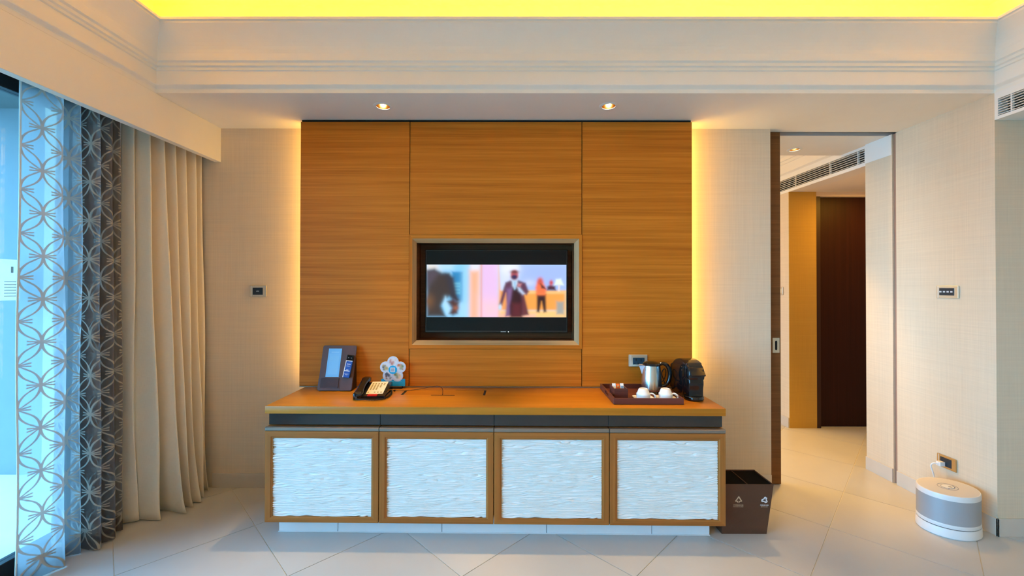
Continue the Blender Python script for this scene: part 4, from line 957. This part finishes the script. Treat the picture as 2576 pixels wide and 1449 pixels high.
# ------------------------------------------------------------------ two compartment bin
bn = thing('waste_bin', 'brown two compartment recycling bin beside the console', 'bin', (1.3455, 2.442, 0.0))
def rsec(hx, hy, z, ox=0.0): return [(-hx + ox, -hy, z), (hx + ox, -hy, z), (hx + ox, hy, z), (-hx + ox, hy, z)]
HB = 0.298
obj('shell', loft([rsec(0.1285, 0.064, 0.0, -0.004), rsec(0.143, 0.094, HB, 0.004), rsec(0.140, 0.091, HB, 0.004), rsec(0.127, 0.0625, 0.02, -0.004), rsec(0.01, 0.01, 0.02, -0.004)]), [M_binb], bn)
obj('lining', loft([rsec(0.1395, 0.0905, HB - 0.006, 0.004), rsec(0.126, 0.061, 0.022, -0.004), rsec(0.01, 0.01, 0.022, -0.004)]), [M_bininner], bn)
obj('divider', loft([[(-0.002, -0.060, 0.02), (0.002, -0.060, 0.02), (0.002, 0.060, 0.02), (-0.002, 0.060, 0.02)], [(0.002, -0.091, HB - 0.002), (0.005, -0.091, HB - 0.002), (0.005, 0.091, HB - 0.002), (0.002, 0.091, HB - 0.002)]]), M_binb, bn)
# prints on the sloping front face
fa_ = math.atan2(0.030, HB)
def on_front(x, z):                       # local matrix on the front face: text x right, y up
    y = -0.064 - 0.030 * z / HB
    return Matrix.Translation((x, y - 0.0006, z)) @ Matrix.Rotation(PI / 2 + fa_, 4, 'X')
def stroke_poly(bm, pts, z0=-0.0002, z1=0.0003): extr(bm, pts, 'z', z0, z1)
bm = bmesh.new()
def thick_line(bm, a, b, t_):
    d_ = Vector((b[0] - a[0], b[1] - a[1])); d_.normalize(); n_ = Vector((-d_.y, d_.x)) * t_ / 2; e_ = d_ * t_ * 0.35
    stroke_poly(bm, [(a[0] - e_.x + n_.x, a[1] - e_.y + n_.y), (a[0] - e_.x - n_.x, a[1] - e_.y - n_.y), (b[0] + e_.x - n_.x, b[1] + e_.y - n_.y), (b[0] + e_.x + n_.x, b[1] + e_.y + n_.y)])
u = 0.0185
thick_line(bm, (-0.9 * u, -0.35 * u), (0, 1.05 * u), 0.0062); thick_line(bm, (0, 1.05 * u), (0.9 * u, -0.35 * u), 0.0062)
for s_ in (-1, 1):
    thick_line(bm, (s_ * 0.9 * u, -0.38 * u), (s_ * 0.28 * u, -0.42 * u), 0.0055)
    stroke_poly(bm, [(s_ * 0.12 * u, -0.25 * u), (s_ * 0.62 * u, -0.45 * u), (s_ * 0.12 * u, -1.0 * u)])
XLF, XRF, ZI = -0.047, 0.101, 0.205
bm.transform(on_front(XLF, ZI)); obj('waste_symbol', bm, M_binprint, bn, label='tan tree shaped waste symbol')
bm = bmesh.new()
for k in range(3):
    R2 = Matrix.Rotation(2 * PI * k / 3, 4, 'Z'); q = bmesh.new()
    # one bent arrow: a folded band over the top corner, then an arrow head
    stroke_poly(q, [(-0.52 * u, 0.30 * u), (-0.12 * u, 1.02 * u), (0.18 * u, 1.08 * u), (0.06 * u, 0.62 * u), (-0.16 * u, 0.18 * u)])
    stroke_poly(q, [(0.20 * u, 1.08 * u), (0.42 * u, 0.98 * u), (0.60 * u, 0.68 * u), (0.76 * u, 0.78 * u), (0.62 * u, 0.18 * u), (0.10 * u, 0.34 * u), (0.26 * u, 0.44 * u), (0.12 * u, 0.66 * u)])
    q.transform(R2); tmp = bpy.data.meshes.new('tmp'); q.to_mesh(tmp); q.free(); bm.from_mesh(tmp); bpy.data.meshes.remove(tmp)
bm.transform(on_front(XRF, ZI)); obj('recycling_symbol', bm, M_binprintw, bn, label='white recycling symbol of three arrows')
for x_, a, b, mm in ((XLF, '\u4e0d\u53ef\u56de\u6536\u5783\u573e', 'NON-RECYCLABLE', M_binprint), (XRF, '\u53ef\u56de\u6536\u5783\u573e', 'RECYCLABLE', M_binprintw)):
    for body, size, dz, mt in ((a, 0.0098, -0.0345, mm), (b, 0.0068, -0.0425, M_binprint)):
        me = text_mesh('printed_text', body, size, mt); o = obj('printed_text', me, None, bn); o.matrix_local = on_front(x_, ZI + dz)

# ------------------------------------------------------------------ humidifier on the floor
hm = thing('humidifier', 'oval white floor humidifier with grey mesh band by the right wall', 'humidifier', (2.575, 2.442, 0.0), 0.25)
HA, HBb = 0.157, 0.128
def ov(prof): return lathe(bmesh.new(), [(r, z) for r, z in prof], 56, HA, HBb)
obj('base', ov([(0, 0.0), (0.97, 0.0), (1.012, 0.006), (1.0, 0.050), (0.99, 0.053), (0, 0.053)]), M_hum, hm, smooth=True)
obj('shadow_seam', ov([(0.96, 0.052), (0.96, 0.058)]), plain('seam_blue_black', (0.01, 0.02, 0.05), 0.5), hm)
obj('lower_band', ov([(0, 0.057), (0.985, 0.057), (0.992, 0.060), (0.99, 0.076), (0.985, 0.078)]), M_hum, hm, smooth=True)
obj('mesh_band', ov([(0.984, 0.077), (0.980, 0.212), (0.97, 0.213)]), M_hummesh, hm, smooth=True)
obj('top_rim', ov([(0.97, 0.211), (0.988, 0.213), (0.985, 0.234), (0.965, 0.241), (0.94, 0.2415)]), M_hum, hm, smooth=True)
obj('lid', ov([(0.945, 0.238), (0.94, 0.2415), (0.5, 0.243), (0, 0.2435)]), M_humtop, hm, smooth=True)
def ringo(r, t_, z): return tube(bmesh.new(), [(r * math.cos(2 * PI * k / 40), r * 0.82 * math.sin(2 * PI * k / 40), z) for k in range(40)], t_, 6, True)
obj('control_ring', ringo(0.050, 0.0012, 0.2437), plain('grey_ring', (0.3, 0.3, 0.31), 0.4), hm)
obj('control_disc', lathe(bmesh.new(), [(0, 0.246), (0.030, 0.2455), (0.032, 0.243)], 32, 1, 0.82), M_hum, hm, smooth=True)
obj('inner_ring', ringo(0.033, 0.001, 0.2442), plain('grey_ring_inner', (0.3, 0.3, 0.31), 0.4), hm)
M_icon = plain('blue_icon', (0.08, 0.12, 0.3), 0.5)
for a_, b_ in ((-0.024, -0.020), (0.024, -0.018), (0.036, -0.004)): obj('control_icon', bbox(a_ - 0.004, a_ + 0.004, b_ - 0.002, b_ + 0.002, 0.2430, 0.2452), M_icon, hm)
obj('mist_outlet', lathe(bmesh.new(), [(0, 0.2475), (0.009, 0.247), (0.010, 0.245)], 20), M_chrome, hm, (0.0, -0.012, 0.0), smooth=True)
pg = thing('power_plug', 'white plug and cable running from the brass socket down to the humidifier', 'plug', (XR - 0.0115, 2.655, 0.290))
obj('plug_body', multi([(-0.030, 0.0, -0.015, 0.012, -0.014, 0.012)]), M_cablew, pg)
obj('lead', tube(bmesh.new(), catmull([(-0.030, 0.0, -0.002), (-0.048, 0.012, -0.004), (-0.056, 0.018, -0.025), (-0.048, 0.012, -0.07), (-0.040, 0.0, -0.15), (-0.035, -0.02, -0.25), (-0.040, -0.05, -0.284), (-0.065, -0.075, -0.2855)], 8), 0.0042, 8), M_cablew, pg, smooth=True)
